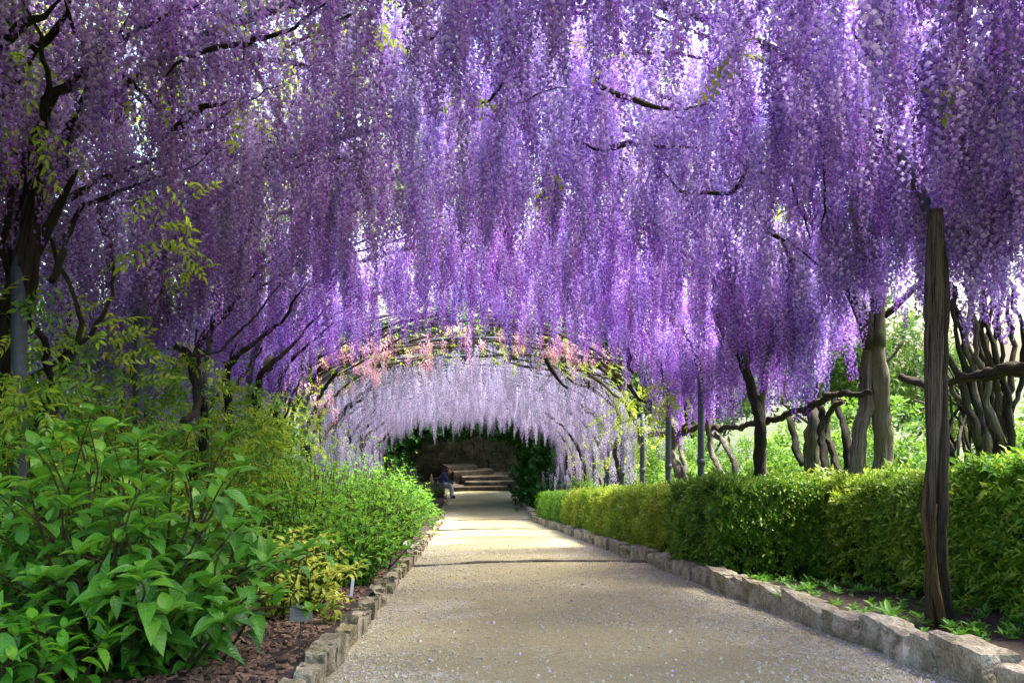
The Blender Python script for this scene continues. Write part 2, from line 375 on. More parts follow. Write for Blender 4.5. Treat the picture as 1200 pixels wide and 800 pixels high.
def kerb(name, x, label, side, mat, len_rng, hgt, dep, seed):
    random.seed(seed)
    k = thing(name, (x, 3.0, G(3.0)), label, 'kerb'); org = np.array([x, 3.0, G(3.0)])
    protos = [mesh_of('stone', *rock(1, 1, 1, seed * 50 + i, 0.20, 4), mat, False) for i in range(14)]
    y = 2.2; n = 0
    while y < 34.5:
        L = U(*len_rng) * (1.0 if y < 14 else 1.3); h = U(*hgt); d = U(*dep)
        o = obj('stone', random.choice(protos), k)
        o.location = (x + side * (d / 2) + U(-.03, .03) - org[0], y + L / 2 - org[1], G(y + L / 2) + h / 2 - 0.06 - org[2])
        o.rotation_euler = (math.atan(-SLOPE) + U(-.05, .05), U(-.08, .08), U(-.09, .09))
        o.scale = (d, L * .965, h); y += L; n += 1
    return k
kerb('stone_kerb', XR, 'rough pale limestone kerb below the clipped hedge', 1, M_kerb, (0.20, 0.50), (0.165, 0.215), (0.15, 0.22), 3)
kerb('stone_kerb', XL, 'mossy stone kerb edging the bed of leafy shrubs', -1, M_kerbl, (0.10, 0.30), (0.12, 0.175), (0.08, 0.13), 4)

# ---------------------------------------------------------------- instancing of uncountable small stuff
def scatter(name, protos, pts, rot, scl, parent=None, origin=(0, 0, 0), var=None):
    """one object of kind stuff that repeats the given objects' meshes at points"""
    pts = np.asarray(pts, float); n = len(pts)
    me = bpy.data.meshes.new(name); me.from_pydata((pts - np.asarray(origin)).tolist(), [], [])
    a = me.attributes.new('rot', 'FLOAT_VECTOR', 'POINT'); a.data.foreach_set('vector', np.asarray(rot, np.float32).ravel())
    a = me.attributes.new('scl', 'FLOAT', 'POINT'); a.data.foreach_set('value', np.asarray(scl, np.float32))
    a = me.attributes.new('var', 'INT', 'POINT'); a.data.foreach_set('value', np.asarray(var if var is not None else rng.integers(0, len(protos), n), np.int32))
    o = obj(name, me, parent); o['kind'] = 'stuff'
    g = bpy.data.node_groups.new(name, 'GeometryNodeTree')
    g.interface.new_socket('Geometry', in_out='INPUT', socket_type='NodeSocketGeometry'); g.interface.new_socket('Geometry', in_out='OUTPUT', socket_type='NodeSocketGeometry')
    gi = g.nodes.new('NodeGroupInput'); go = g.nodes.new('NodeGroupOutput'); ip = g.nodes.new('GeometryNodeInstanceOnPoints'); jn = g.nodes.new('GeometryNodeJoinGeometry')
    for p in protos:
        q = g.nodes.new('GeometryNodeObjectInfo'); q.transform_space = 'ORIGINAL'; q.inputs['Object'].default_value = p; q.inputs['As Instance'].default_value = True
        g.links.new(q.outputs['Geometry'], jn.inputs[0])
    def na(nm, ty):
        x = g.nodes.new('GeometryNodeInputNamedAttribute'); x.data_type = ty; x.inputs[0].default_value = nm; return x.outputs['Attribute']
    er = g.nodes.new('FunctionNodeEulerToRotation'); g.links.new(na('rot', 'FLOAT_VECTOR'), er.inputs[0])
    g.links.new(gi.outputs[0], ip.inputs['Points']); g.links.new(jn.outputs[0], ip.inputs['Instance']); ip.inputs['Pick Instance'].default_value = True
    g.links.new(na('var', 'INT'), ip.inputs['Instance Index']); g.links.new(er.outputs[0], ip.inputs['Rotation']); g.links.new(na('scl', 'FLOAT'), ip.inputs['Scale'])
    g.links.new(ip.outputs[0], go.inputs[0])
    md = o.modifiers.new('scatter', 'NODES'); md.node_group = g
    return o

# loose stones and fallen petals on the path
M_peb = plain('loose_gravel', (0.30, 0.26, 0.17), 0.9, 0, 0, 30, (0.60, 0.56, 0.44))
pebs = []
for i in range(3):
    V, F = rock(0.02, 0.015, 0.011, 900 + i, 0.25, 1)
    p = on_ground(*[(470, 770), (640, 742), (905, 790)][i]); p[2] = path_z(p[0], p[1]) + 0.004
    pebs.append(tag(obj('pebble', mesh_of('pebble', V, F, M_peb), None, p), 'small pale angular pebble lying loose on the gravel path', 'pebble', 'loose pebbles on the path'))
pts = []; 
while len(pts) < 26000:
    y = 3.2 + 12 * random.random() ** 2.0; x = U(XL + 0.02, XR - 0.02)
    u = abs((x - (XL + XR) / 2) / ((XR - XL) / 2))
    if random.random() > 0.10 + 0.75 * u ** 3 + 0.45 * max(0, snoise(x * 1.4, y * 1.0, 1.1, 5) + 0.1): continue
    pts.append((x, y, path_z(x, y) + 0.002))
n = len(pts); pts = np.array(pts)
g_ = scatter('loose_gravel', pebs, pts, rng.uniform(0, 6.28, (n, 3)), rng.gamma(2.5, 0.12, n) + 0.12)
tag(g_, 'loose pale gravel strewn over the path', 'gravel', kind='stuff')
M_fp = plain('fallen_petal', (0.42, 0.24, 0.62), 0.8, 0, 0, 9, (0.62, 0.50, 0.72))
V = np.array([(-.5, -.6, 0), (.5, -.6, .1), (.6, .3, .25), (0, .8, .12), (-.6, .3, .2), (0, 0, 0)]) * 0.011
pet = tag(obj('petal', mesh_of('petal', V, [(0, 1, 5), (1, 2, 5), (2, 3, 5), (3, 4, 5), (4, 0, 5)], M_fp), None, on_ground(567, 783)), 'single fallen lilac petal lying on the bare gravel', 'petal'); pet.location.z += 0.01
pts = [(x, y, path_z(x, y) + 0.006) for x, y in (((XL + XR) / 2 + random.choice((-1, 1)) * (XR - XL) / 2 * random.random() ** .45, 3.3 + 15 * random.random() ** 1.6) for _ in range(700))]
tag(scatter('fallen_petals', [pet], pts, np.stack([rng.normal(0, .3, 700), rng.normal(0, .3, 700), rng.uniform(0, 6.28, 700)], 1), rng.uniform(.5, 1.1, 700)), 'fallen lilac petals scattered across the gravel', 'petals', kind='stuff')

# ---------------------------------------------------------------- steel pergola
ARCH_Y = [3.75, 5.75, 7.8, 9.75, 11.7, 13.6, 15.6, 17.6, 19.4, 21.4, 23.4, 25.4, 27.4, 29.4]
PXL, PXR = -2.9, 3.3
for i, y in enumerate(ARCH_Y):
    kind = 'purple' if y < 14.5 else 'pale'
    a = thing('pergola_arch', (0.12, y, G(y)), 'dark blue-grey steel pergola arch hung with ' + ('deep purple' if kind == 'purple' else 'pale lilac') + ' wisteria', 'pergola', 'steel arches under the ' + ('purple' if kind == 'purple' else 'pale') + ' wisteria')
    org = np.array([0.12, y, G(y)]); c, hw, sp, rs = ARCHES[kind]
    for s, X in ((-1, PXL), (1, PXR)):
        if s > 0 and y in (5.75, 7.8, 9.75): continue          # the hoop rests on a timber post here
        rad = 0.047
        limb('post', [(X, y, G(y) - 0.2), (X, y, G(y) + sp * 0.5), (X, y, G(y) + sp + 0.03)], [rad, rad, rad], M_steel, a, org, sides=14, rough=0.0, step=0.4)
        limb('clamp', [(X, y, G(y) + 1.25), (X, y, G(y) + 1.33)], [rad + .009, rad + .009], M_steel, a, org, sides=14, rough=0.0, step=0.08)
    XE = 3.74 if y == 7.8 else PXR                             # this hoop reaches the forked trunk
    pts = [(PXL + (XE - PXL) * (1 - math.cos(u)) / 2, y, G(y) + sp + (rs + 0.02) * math.sin(u)) for u in np.linspace(0, math.pi, 15)]
    limb('hoop', pts, [0.045, 0.034, 0.034, 0.034, 0.034, 0.045], M_steel, a, org, sides=8, rough=0.0, step=0.15)
for x, lab in ((PXL, 'low dark steel edging rail running behind the broad-leaved bush'),):
    r = thing('edging_rail', (x, 3.75, G(3.75)), lab, 'rail'); org = np.array([x, 3.75, G(3.75)])
    limb('bar', [(x + .02, 3.0, G(3.0) + .16), (x + .02, 5.0, G(5.0) + .16), (x + .02, 9.6, G(9.6) + .16)], [.036, .036], M_steel, r, org, sides=10, rough=0.0, step=0.5)
for u in (0.22, 0.5, 0.78):
    for kind, y0, y1 in (('purple', 2.0, 13.9), ('pale', 15.3, 29.8)):
        c, hw, sp, rs = ARCHES[kind]; X = PXL + (PXR - PXL) * u; h = sp + (rs + .03) * math.sin(math.acos(1 - 2 * u)) + 0.03
        side = {0.22: 'over the leafy bed', 0.5: 'along the crown of the arches', 0.78: 'over the hedge'}[u]
        pts = [(X, y, G(y) + h) for y in np.linspace(y0, y1, 8)]
        V, F, W = tube(pts, [0.016, 0.016], sides=6, rough=0, step=0.6)
        tag(obj('purlin_rod', mesh_of('purlin_rod', V, F, M_steel, True, {'tuv': W})), 'thin steel rod %s above the %s racemes' % (side, 'purple' if kind == 'purple' else 'pale lilac'), 'rod')

# ---------------------------------------------------------------- wisteria racemes
def raceme_mesh(name, L, nfl, r0, fs, mat, seed):
    g = np.random.default_rng(seed); V = []; F = []; tone = []; mi = []
    bend = g.normal(0, 0.05, 2)
    def axis(t): return np.array([bend[0] * t * t * L, bend[1] * t * t * L, -L * t])
    ns = 7; rr = 0.0016                                               # stalk
    for i in range(ns):
        t = i / (ns - 1)
        for k in range(3): V.append(axis(t) + np.array([math.cos(k * 2.09) * rr, math.sin(k * 2.09) * rr, 0.0 if i else 0.06])); tone.append(.5)
    for i in range(ns - 1):
        for k in range(3): F.append((i * 3 + k, i * 3 + (k + 1) % 3, i * 3 + 3 + (k + 1) % 3, i * 3 + 3 + k)); mi.append(1)
    for i in range(nfl):
        t = (i + g.uniform(0, 1)) / nfl; t = 0.03 + 0.97 * t
        prof = min(1.0, t * 5 + 0.35) * (1 - 0.70 * t ** 2)
        a = i * 2.399 + g.normal(0, 0.35); r = r0 * prof * g.uniform(0.75, 1.15)
        o = np.array([math.cos(a), math.sin(a), -0.25]); o /= np.linalg.norm(o)
        tg = np.array([-math.sin(a), math.cos(a), 0]); up = np.cross(o, tg) * -1
        if up[2] < 0: up = -up
        tw = g.normal(0, 0.35); tg, up = tg * math.cos(tw) + up * math.sin(tw), up * math.cos(tw) - tg * math.sin(tw)
        s = fs * (1.05 - 0.50 * t ** 2) * g.uniform(0.82, 1.18)
        c0 = axis(t); p = c0 + o * r
        b = len(V); dt = g.normal(0, .10) + 0.42 * t * t
        V += [p, p + up * s * .95 + o * s * .05, p + tg * s * .62 + up * s * .42 + o * s * .28, p - tg * s * .62 + up * s * .42 + o * s * .28,
              p + o * s * .75 - up * s * .32, p + tg * s * .30 + o * s * .30 - up * s * .12, p - tg * s * .30 + o * s * .30 - up * s * .12, c0 + up * .006]
        tone += [max(0, min(1, x + dt)) for x in (.30, .02, .16, .16, .98, .70, .70, .75)]
        F += [(b, b + 2, b + 1), (b, b + 1, b + 3), (b, b + 5, b + 4), (b, b + 4, b + 6), (b + 7, b, b + 5)]; mi += [0] * 5
    me = mesh_of(name, V, F, mat, False, {'tone': tone}); me.materials.append(M_rachis); me.polygons.foreach_set('material_index', mi); return me
def family(mat, seed, Ls, r0, fs, dens):
    return [raceme_mesh('raceme', L, int(dens * L), r0 * U(.9, 1.1), fs, mat, seed + i) for i, L in enumerate(Ls)]
R_purple = family(M_purple, 100, (0.40, 0.52, 0.64, 0.74, 0.86), 0.054, 0.031, 108)
R_lav = family(M_lav, 150, (0.36, 0.46, 0.57, 0.68, 0.80), 0.060, 0.031, 118)
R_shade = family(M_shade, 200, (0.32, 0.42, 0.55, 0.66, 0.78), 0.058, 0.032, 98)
R_pale = family(M_pale, 300, (0.40, 0.48, 0.58, 0.66), 0.044, 0.028, 88)
R_pink = family(M_pink, 400, (0.20, 0.26, 0.32), 0.05, 0.026, 110)
def leaf_template(rows=4, width=0.42, fold=0.18, curl=0.25, ser=0.0, shape=0.0):
    """blade along +Y, unit length, folded on the midrib"""
    V = []; lu = []; lv = []
    for i in range(rows + 1):
        t = i / rows; wd = width * math.sin(math.pi * (t ** (0.78 + shape))) * (1 - 0.25 * t) + (0.0 if 0 < i < rows else 0.004)
        z = -curl * (t - .25) ** 2 * 1.2
        for k in (-1, 0, 1):
            V.append((k * wd * .5 * 2 ** .0, t, z + abs(k) * fold * wd)); lu.append(k); lv.append(t)
    F = []
    for i in range(rows):
        for k in range(2):
            a = i * 3 + k; F.append((a, a + 1, a + 4, a + 3))
    return np.array(V), F, np.array(lu), np.array(lv)
def leaves_mesh(name, T, pos, frames, size, tones, mat, smooth=True, extra=None):
    V0, F0, lu, lv = T; n = len(pos); m_ = len(V0)
    pos = np.asarray(pos); frames = np.asarray(frames); size = np.asarray(size)
    V = pos[:, None, :] + size[:, None, None] * np.einsum('nij,mj->nmi', frames, V0)
    F = [tuple(a + i * m_ for a in f) for i in range(n) for f in F0]
    V = V.reshape(-1, 3); A = {'lu': np.tile(lu, n), 'lv': np.tile(lv, n), 'tone': np.repeat(np.asarray(tones, float), m_)}
    if extra is not None:
        Ve, Fe = extra; b = len(V); V = np.vstack([V, Ve]); F = F + [tuple(i + b for i in f) for f in Fe]
        for k, v in (('lu', .5), ('lv', .5), ('tone', .25)): A[k] = np.concatenate([A[k], np.full(len(Ve), v)])
    return mesh_of(name, V, F, mat, smooth, A)
def compound_leaf(name, mat, seed, L=0.22, pairs=5, lf=0.058):
    g = np.random.default_rng(seed); P = []; Fr = []; S = []; tn = []
    def ax(t): return np.array([0, L * t, -0.35 * L * t * t])
    for i in range(pairs):
        t = .22 + .7 * i / (pairs - 1)
        for s in (-1, 1):
            d = np.array([s * .85, .55 + g.normal(0, .1), -.45 + g.normal(0, .15)]); P.append(ax(t)); Fr.append(rotmat(np.array([g.normal(0, .2), .2, 1]), d)); S.append(lf * g.uniform(.8, 1.1)); tn.append(g.uniform(.2, .9))
    P.append(ax(1)); Fr.append(rotmat(np.array([0, .2, 1.]), np.array([0, 1., -.6]))); S.append(lf * 1.1); tn.append(.8)
    V, F, W = tube([ax(0), ax(.35), ax(.7), ax(1)], [.0016, .001], sides=3, step=.05, rough=0)
    return leaves_mesh(name, leaf_template(3, .42, .15, .3), P, Fr, S, tn, mat, True, (V, F))
C_leaf = [compound_leaf('compound_leaf', M_wleaf, 500 + i, L) for i, L in enumerate((.18, .23, .27))]
M_wdark = leafm('dark_climber_leaf', (0.03, 0.11, 0.01), (0.08, 0.21, 0.014), (0.22, 0.36, 0.02), 0.4, 0.45, veins=False)
C_dark = [compound_leaf('compound_leaf', M_wdark, 540 + i, L, 5, .066) for i, L in enumerate((.20, .25, .30))]
C_lime = [compound_leaf('compound_leaf', M_lime, 520 + i, L, 5, .066) for i, L in enumerate((.22, .26, .30))]

def canopy_points(kind, y0, y1, x0, x1, dens, seed, drop_side=0.55, gap=0.25, hang=0.0, mound=.7, lift=0.0):
    g = np.random.default_rng(seed); c, a, s, r = ARCHES[kind]; out = []
    arc = 1.25 * (abs(x1 - x0)); n = int((y1 - y0) * arc * dens * 1.6)
    for _ in range(n):
        y = g.uniform(y0, y1); u = g.uniform(0, math.pi); X = c - a * 1.03 * math.cos(u)
        if not (x0 <= X < x1): continue
        clump = snoise(X * 1.3, y * 1.1, 1.3, seed) + 0.6 * snoise(X * 3.1, y * 2.9, 1.2, seed + 3)
        if clump < -gap - 0.35 + g.uniform(-.25, .25): continue
        h = s + r * math.sin(u) + g.normal(0, 0.07) + 0.05 + 0.06 * clump
        if math.sin(u) < 0.25: h -= g.uniform(0, drop_side)
        if lift and X > c + 1.9: h = max(h, lift + g.uniform(0, .3)) 
        q = g.random(); h += g.uniform(0, mound) if q < .5 else -g.uniform(0, .35) * (q < .8)
        out.append((X + g.normal(0, .05), y, G(y) + h - hang))
    return np.array(out)
def hang_racemes(v, org, meshes, pts, seed, n_single=300, smin=.85, smax=1.25, name='raceme', mass='raceme_mass', margin=60):
    """racemes of one vine: those that show largest are parts of their own, the rest one part of kind stuff"""
    g = np.random.default_rng(seed); n = len(pts)
    scl = g.uniform(smin, smax, n); var = g.integers(0, len(meshes), n); rot = np.stack([g.normal(0, .05, n), g.normal(0, .05, n), g.uniform(0, 6.28, n)], 1)
    pr = project(pts); ok = (pr[:, 0] > -margin) & (pr[:, 0] < 1200 + margin) & (pr[:, 1] > -450) & (pr[:, 1] < 800) & (pr[:, 2] > 1.0)
    size = np.where(ok, scl / np.maximum(pr[:, 2], .5), -1); order = np.argsort(-size)
    single = order[:n_single]; single = single[size[single] > 0]; first = {}
    for i in single:
        o = obj(name, meshes[var[i]], v, tuple(pts[i] - org), tuple(rot[i]), float(scl[i])); first.setdefault(int(var[i]), o)
    rest = np.setdiff1d(np.arange(n), single)
    ks = sorted(first); protos = [first[k] for k in ks]
    if len(rest) and protos:
        vv = np.array([ks.index(int(k)) if int(k) in first else 0 for k in var[rest]])
        scatter(mass, protos, pts[rest], rot[rest], scl[rest], v, org, vv)
def put_leaves(v, org, meshes, pts, seed, n_single=40, smin=.8, smax=1.3, tilt=.5):
    g = np.random.default_rng(seed); pts = np.asarray(pts); n = len(pts); pr = project(pts)
    scl = g.uniform(smin, smax, n); rot = np.stack([g.normal(-.3, tilt, n), g.normal(0, tilt, n), g.uniform(0, 6.28, n)], 1); var = g.integers(0, len(meshes), n)
    ok = (pr[:, 0] > 0) & (pr[:, 0] < 1200) & (pr[:, 1] > 0) & (pr[:, 1] < 800); order = np.argsort(-np.where(ok, scl / np.maximum(pr[:, 2], .5), -1))
    single = order[:n_single]; first = {}
    for i in single:
        o = obj('compound_leaf', meshes[var[i]], v, tuple(pts[i] - org), tuple(rot[i]), float(scl[i])); first.setdefault(int(var[i]), o)
    rest = order[n_single:]; ks = sorted(first)
    if len(rest): scatter('young_leaves', [first[k] for k in ks], pts[rest], rot[rest], scl[rest], v, org, np.array([ks.index(int(k)) if int(k) in first else 0 for k in var[rest]]))
def roof_branches(v, org, kind, y0, y1, side, n, seed, rmax=.03, mat=None, low=-.02, across=.5):
    """woody arms lying on the arches"""
    g = np.random.default_rng(seed); c, a, s, r = ARCHES[kind]
    for i in range(n):
        u0 = g.uniform(.1, .9); y = g.uniform(y0, y1); P = []
        du = g.uniform(.12, .32) * (1 if g.random() < .75 else -1) * across * 2; dy = g.normal(0, .35) * (1.6 - across)
        for k in range(5):
            if k > 1 and not .06 < u0 + du * k / 2 < 1.04: break
            u = min(max(u0 + du * k / 2, 0.06), 1.04) * math.pi / 2; yy = min(max(y + dy * k, y0 - .3), y1 + .3)
            X = c + side * a * math.cos(u); P.append((X, yy + g.normal(0, .08), G(yy) + s + r * math.sin(u) + low + g.normal(0, .07)))
        rr = g.uniform(.35, 1) * rmax
        limb('branch', P, [rr * .5, rr, rr * .8, rr * .25], mat or M_bark, v, org, sides=6, step=.14, rough=.16, wob=.03, seed=seed + i)

# ---- old vine beside the steel post: shaded left half of the near roof
def trace(px, **kw): return [on_arch(x, y, **kw) for x, y in px]
org = np.array([-3.15, 5.9, G(5.9)])
v1 = thing('wisteria_vine', org, 'thick dark old wisteria climbing a steel post beside the broad-leaved bush', 'wisteria', 'wisteria vines trained over the pergola')
b = org + np.array([0, 0, -0.1])
limb('trunk', [b + (-.28, .0, 0), b + (-.22, .05, .5), b + (-.12, -.02, 1.1), b + (-.02, .04, 1.75), at_y(28, 330, 5.8), at_y(40, 250, 5.7), at_y(48, 190, 5.6)], [.17, .12, .09, .085, .09, .05, .01], M_barkd, v1, org, sides=12, rough=.10, ridges=3, seed=1)
limb('trunk', [b + (.10, .12, 0), b + (.16, .10, .8), b + (.0, .1, 1.5), b + (.06, .06, 2.2), at_y(60, 260, 5.7), at_y(90, 200, 5.5)], [.09, .07, .06, .06, .04, .01], M_barkd, v1, org, sides=9, rough=.12, ridges=2, seed=2)
forks = [([(25, 350), (44, 257), (74, 236), (128, 209), (189, 184), (284, 123), (330, 100)], [.085, .06, .045, .035, .02]),
         ([(22, 360), (24, 270), (34, 189), (51, 118), (71, 105), (98, 84), (132, 47), (150, 20)], [.075, .055, .05, .055, .05]),
         ([(193, 88), (236, 61), (267, 54), (294, 61), (348, 34), (392, -4)], [.026, .03, .036, .03]),
         ([(0, 118), (10, 98), (34, 61), (61, 40), (78, 12), (82, -20)], [.045, .05, .035, .03]),
         ([(142, 88), (159, 105), (176, 120), (192, 137)], [.03, .022, .014]),
         ([(200, 152), (220, 138), (240, 126), (275, 118)], [.05, .065, .045]),
         ([(176, 165), (205, 158), (240, 152), (290, 143)], [.014, .018, .01]),
         ([(60, 330), (80, 250), (120, 225), (175, 205), (230, 180), (285, 145)], [.04, .035, .03, .02, .01]),
         ([(8, 330), (14, 240), (40, 150), (46, 60), (20, -10)], [.04, .035, .03, .03]),
         ([(70, 250), (100, 130), (130, 60), (195, 20), (240, 2)], [.04, .03, .035, .025]),
         ([(0, 60), (22, 30), (50, 20), (80, -10)], [.05, .045, .03]),
         ([(78, 0), (88, 30), (96, 50)], [.016, .016, .01]),
         ([(285, 357), (318, 330), (345, 315), (362, 298)], [.02, .018, .01]),
         ([(225, 232), (232, 262), (225, 300), (160, 300), (120, 290)], [.012, .012, .01])]
for i, (px, rr) in enumerate(forks):
    P = [on_arch(x, y, .30 + .10 * (i % 3)) for x, y in px]
    if i in (0, 1, 7, 8): P[0] = at_y(px[0][0], px[0][1], 5.8)
    rr = [q * .62 for q in rr]; rr = rr + [rr[-1] * .5, .003]
    limb('branch', P, rr if i in (0, 1, 7, 8) else [rr[0] * .3] + rr, M_barkd if i < 12 else M_bark, v1, org, sides=8, rough=.14, wob=.045, seed=30 + i)
roof_branches(v1, org, 'purple', 2.4, 9.0, -1, 22, 70, .035, M_barkd)
P1 = canopy_points('purple', 1.7, 9.0, -3.6, -0.6, 125, 5, .3, gap=.6)
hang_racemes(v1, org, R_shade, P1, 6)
# lime sprays lit through the roof
lp = [on_arch(205 + U(-28, 28), 205 + U(0, 120), .95) for _ in range(20)] + [on_arch(155 + U(-15, 15), 290 + U(-6, 6), .9) for _ in range(3)] + [on_arch(22 + U(-18, 18), 165 + U(-30, 30), .55) for _ in range(9)]
lp += [on_arch(x + U(-14, 14), y + U(-10, 10), .3) for x, y in ((310, 30), (370, 25), (290, 130), (175, 75), (35, 70), (75, 130), (190, 100), (5, 60)) for _ in range(4)]
put_leaves(v1, org, C_lime, lp, 8, 60, .8, 1.2)

# ---- second vine of the near roof on the bed side
org = np.array([-3.2, 11.0, G(11.0)])
v2 = thing('wisteria_vine', org, 'tangled wisteria with long violet racemes and bent dark arms behind the variegated shrub', 'wisteria', 'wisteria vines trained over the pergola')
for i in range(4):
    y = 9.4 + i * 1.15; b = np.array([-3.15 + U(-.15, .2), y, G(y)])
    limb('trunk', [b + (U(-.2, .2), 0, -.1), b + (U(-.2, .2), U(-.3, .3), .8), b + (U(-.1, .3), U(-.4, .4), 1.6), b + (.25, U(-.4, .4), 2.4), b + (.7, U(-.3, .3), 3.0), b + (1.2, 0, 3.5)], [.09, .055, .045, .04, .025, .006], M_barkd, v2, org, sides=8, wob=.05, ridges=2, seed=90 + i)
for i, (px, X, rr) in enumerate([([(205, 405), (222, 420), (230, 450), (228, 480), (215, 495)], -2.75, [.03, .035, .035, .03]), ([(248, 398), (232, 412), (215, 408)], -2.75, [.02, .015]),
                                ([(232, 385), (234, 430), (233, 450)], -2.5, [.012, .010]), ([(222, 418), (262, 405), (300, 375), (330, 330)], -2.4, [.012, .012, .01]),
                                ([(300, 470), (310, 430), (345, 400), (400, 385), (440, 375)], -2.9, [.05, .045, .04, .02]), ([(320, 470), (335, 420), (380, 400), (430, 392)], -2.9, [.035, .035, .01])]):
    limb('branch', [at_x(x, y, X + 0.12 * k) for k, (x, y) in enumerate(px)], rr, M_barkd, v2, org, sides=8, wob=.03, seed=120 + i)
roof_branches(v2, org, 'purple', 8.6, 14.2, -1, 22, 150, .03, M_bark)
P2 = canopy_points('purple', 8.6, 14.3, -3.6, 0.0, 70, 9, .5)
hang_racemes(v2, org, R_purple, P2, 10)

# ---- near roof on the hedge side
org = np.array([3.3, 5.75, G(5.75)])
v3 = thing('wisteria_vine', org, 'wisteria twisted up a tall split timber post in front of the clipped hedge', 'wisteria', 'wisteria vines trained over the pergola')
pb = on_ground(1096, 728, .06)
def tp(px, py, dy=0): return at_y(px, py, pb[1] + dy)
limb('timber_post', [pb + (0, 0, -.15), tp(1095, 660), tp(1094, 560), tp(1094, 450), tp(1095, 360), tp(1096, 276), tp(1097, 245)], [.056, .046, .043, .046, .048, .046, .040], M_post, v3, org, sides=14, rough=.05, ridges=2, step=.06, seed=160)
limb('stem', [pb + (.10, -.03, -.1), tp(1102, 640, -.06), tp(1104, 540, -.03), tp(1103, 430, .05), tp(1106, 330, .0), tp(1100, 250)], [.035, .032, .03, .028, .03, .02], M_bark, v3, org, sides=8, wob=.02, seed=161)
limb('stem', [pb + (-.05, -.05, -.1), tp(1092, 690, -.09), tp(1089, 640, -.08), tp(1085, 600, -.03), tp(1088, 540, .03)], [.018, .018, .016, .012], M_stem, v3, org, sides=6, wob=.02, seed=162)
limb('stem', [pb + (.03, -.08, -.1), tp(1096, 690, -.10), tp(1095, 640, -.09), tp(1097, 590, -.08)], [.03, .028, .02, .01], M_stem, v3, org, sides=6, wob=.015, seed=163)
for i, (px, rr, drop) in enumerate([([(703, 88), (708, 100), (740, 113), (770, 124), (800, 127), (832, 122)], [.02, .035, .028, .02, .014], .45), ([(668, 156), (685, 170), (705, 176), (735, 172), (770, 175), (800, 175), (828, 172)], [.012, .02, .04, .022, .022, .012], .45),
                              ([(772, 200), (790, 214), (806, 223), (850, 223), (866, 212), (873, 198), (868, 190)], [.012, .018, .024, .024, .02, .014], .6), ([(548, 124), (575, 121), (592, 100), (603, 75), (604, 50)], [.012, .018, .016, .02], .55),
                              ([(565, 124), (600, 124), (640, 110), (668, 103)], [.008, .010, .006], .55), ([(420, 15), (380, 30), (330, 60)], [.02, .02, .016], .3),
                              ([(755, 150), (765, 158), (770, 165)], [.03, .04, .03], .4), ([(480, 55), (500, 48), (520, 30)], [.02, .025, .016], .35)]):
    limb('branch', [on_arch(x, y, drop - .08) for x, y in px], [.004] + [q * .8 for q in rr] + [.003], M_bark, v3, org, sides=7, rough=.16, wob=.03, seed=170 + i)
roof_branches(v3, org, 'purple', 2.4, 9.0, 1, 20, 190, .03, M_bark)
P3x = np.array([(pb[0] + random.gauss(.05, .11), pb[1] - .12 + random.gauss(0, .08), G(pb[1]) + U(3.2, 3.5)) for _ in range(18)])
P3 = canopy_points('purple', 1.7, 8.6, -0.6, 3.9, 84, 12, .12, gap=.4, lift=2.75)
P3 = np.vstack([P3, canopy_points('purple', 1.7, 5.0, -0.8, 3.9, 40, 14, .12, gap=.9, lift=2.75)])
P3[(P3[:, 0] > 2.7) & (P3[:, 1] > 5.9) & (P3[:, 1] < 7.8), 2] += .5
hang_racemes(v3, org, R_lav, np.vstack([P3, P3x]), 13)
lp = [on_arch(x + U(-12, 12), y + U(-12, 12), .45) for x, y in ((648, 225), (640, 215), (850, 70), (865, 60), (548, 110), (690, 62), (445, 30), (1120, 110)) for _ in range(3)]
put_leaves(v3, org, C_leaf, lp, 14, 24)

# ---- far half of the purple roof on the hedge side, with the horizontal gnarled arm
org = np.array([3.3, 9.75, G(9.75)])
v4 = thing('wisteria_vine', org, 'gnarled wisteria with leaning dark trunk and a long knobbly arm above the hedge', 'wisteria', 'wisteria vines trained over the pergola')
def rx(px, py, X): return at_x(px, py, X)
limb('trunk', [rx(886, 575, 3.32), rx(886, 520, 3.32), rx(880, 470, 3.32), rx(866, 425, 3.3), rx(848, 385, 3.25), rx(838, 360, 3.1)], [.062, .06, .062, .065, .05, .04], M_barkd, v4, org, sides=12, ridges=2, rough=.14, wob=.03, step=.05, seed=201)
limb('trunk', [rx(894, 575, 3.45), rx(893, 520, 3.45), rx(893, 470, 3.45), rx(899, 430, 3.45), rx(902, 405, 3.4)], [.045, .045, .04, .03], M_barkg, v4, org, sides=9, seed=202)
limb('arm', [rx(683, 522, 3.35), rx(700, 524, 3.38), rx(730, 515, 3.4), rx(765, 512, 3.42), rx(800, 504, 3.42), rx(835, 505, 3.42), rx(870, 496, 3.44), rx(910, 484, 3.46), rx(950, 470, 3.5), rx(985, 464, 3.5), rx(1020, 460, 3.5)], [.035, .05, .045, .055, .04, .036, .034, .034, .028, .024], M_bark, v4, org, sides=10, rough=.24, wob=.05, step=.05, seed=203)
limb('arm', [rx(1055, 440, 3.8), rx(1075, 446, 3.8), rx(1100, 445, 3.8), rx(1130, 440, 3.8), rx(1165, 432, 3.8), rx(1215, 425, 3.8)], [.03, .035, .03, .045, .05], M_bark, v4, org, sides=10, rough=.22, wob=.04, step=.05, seed=204)
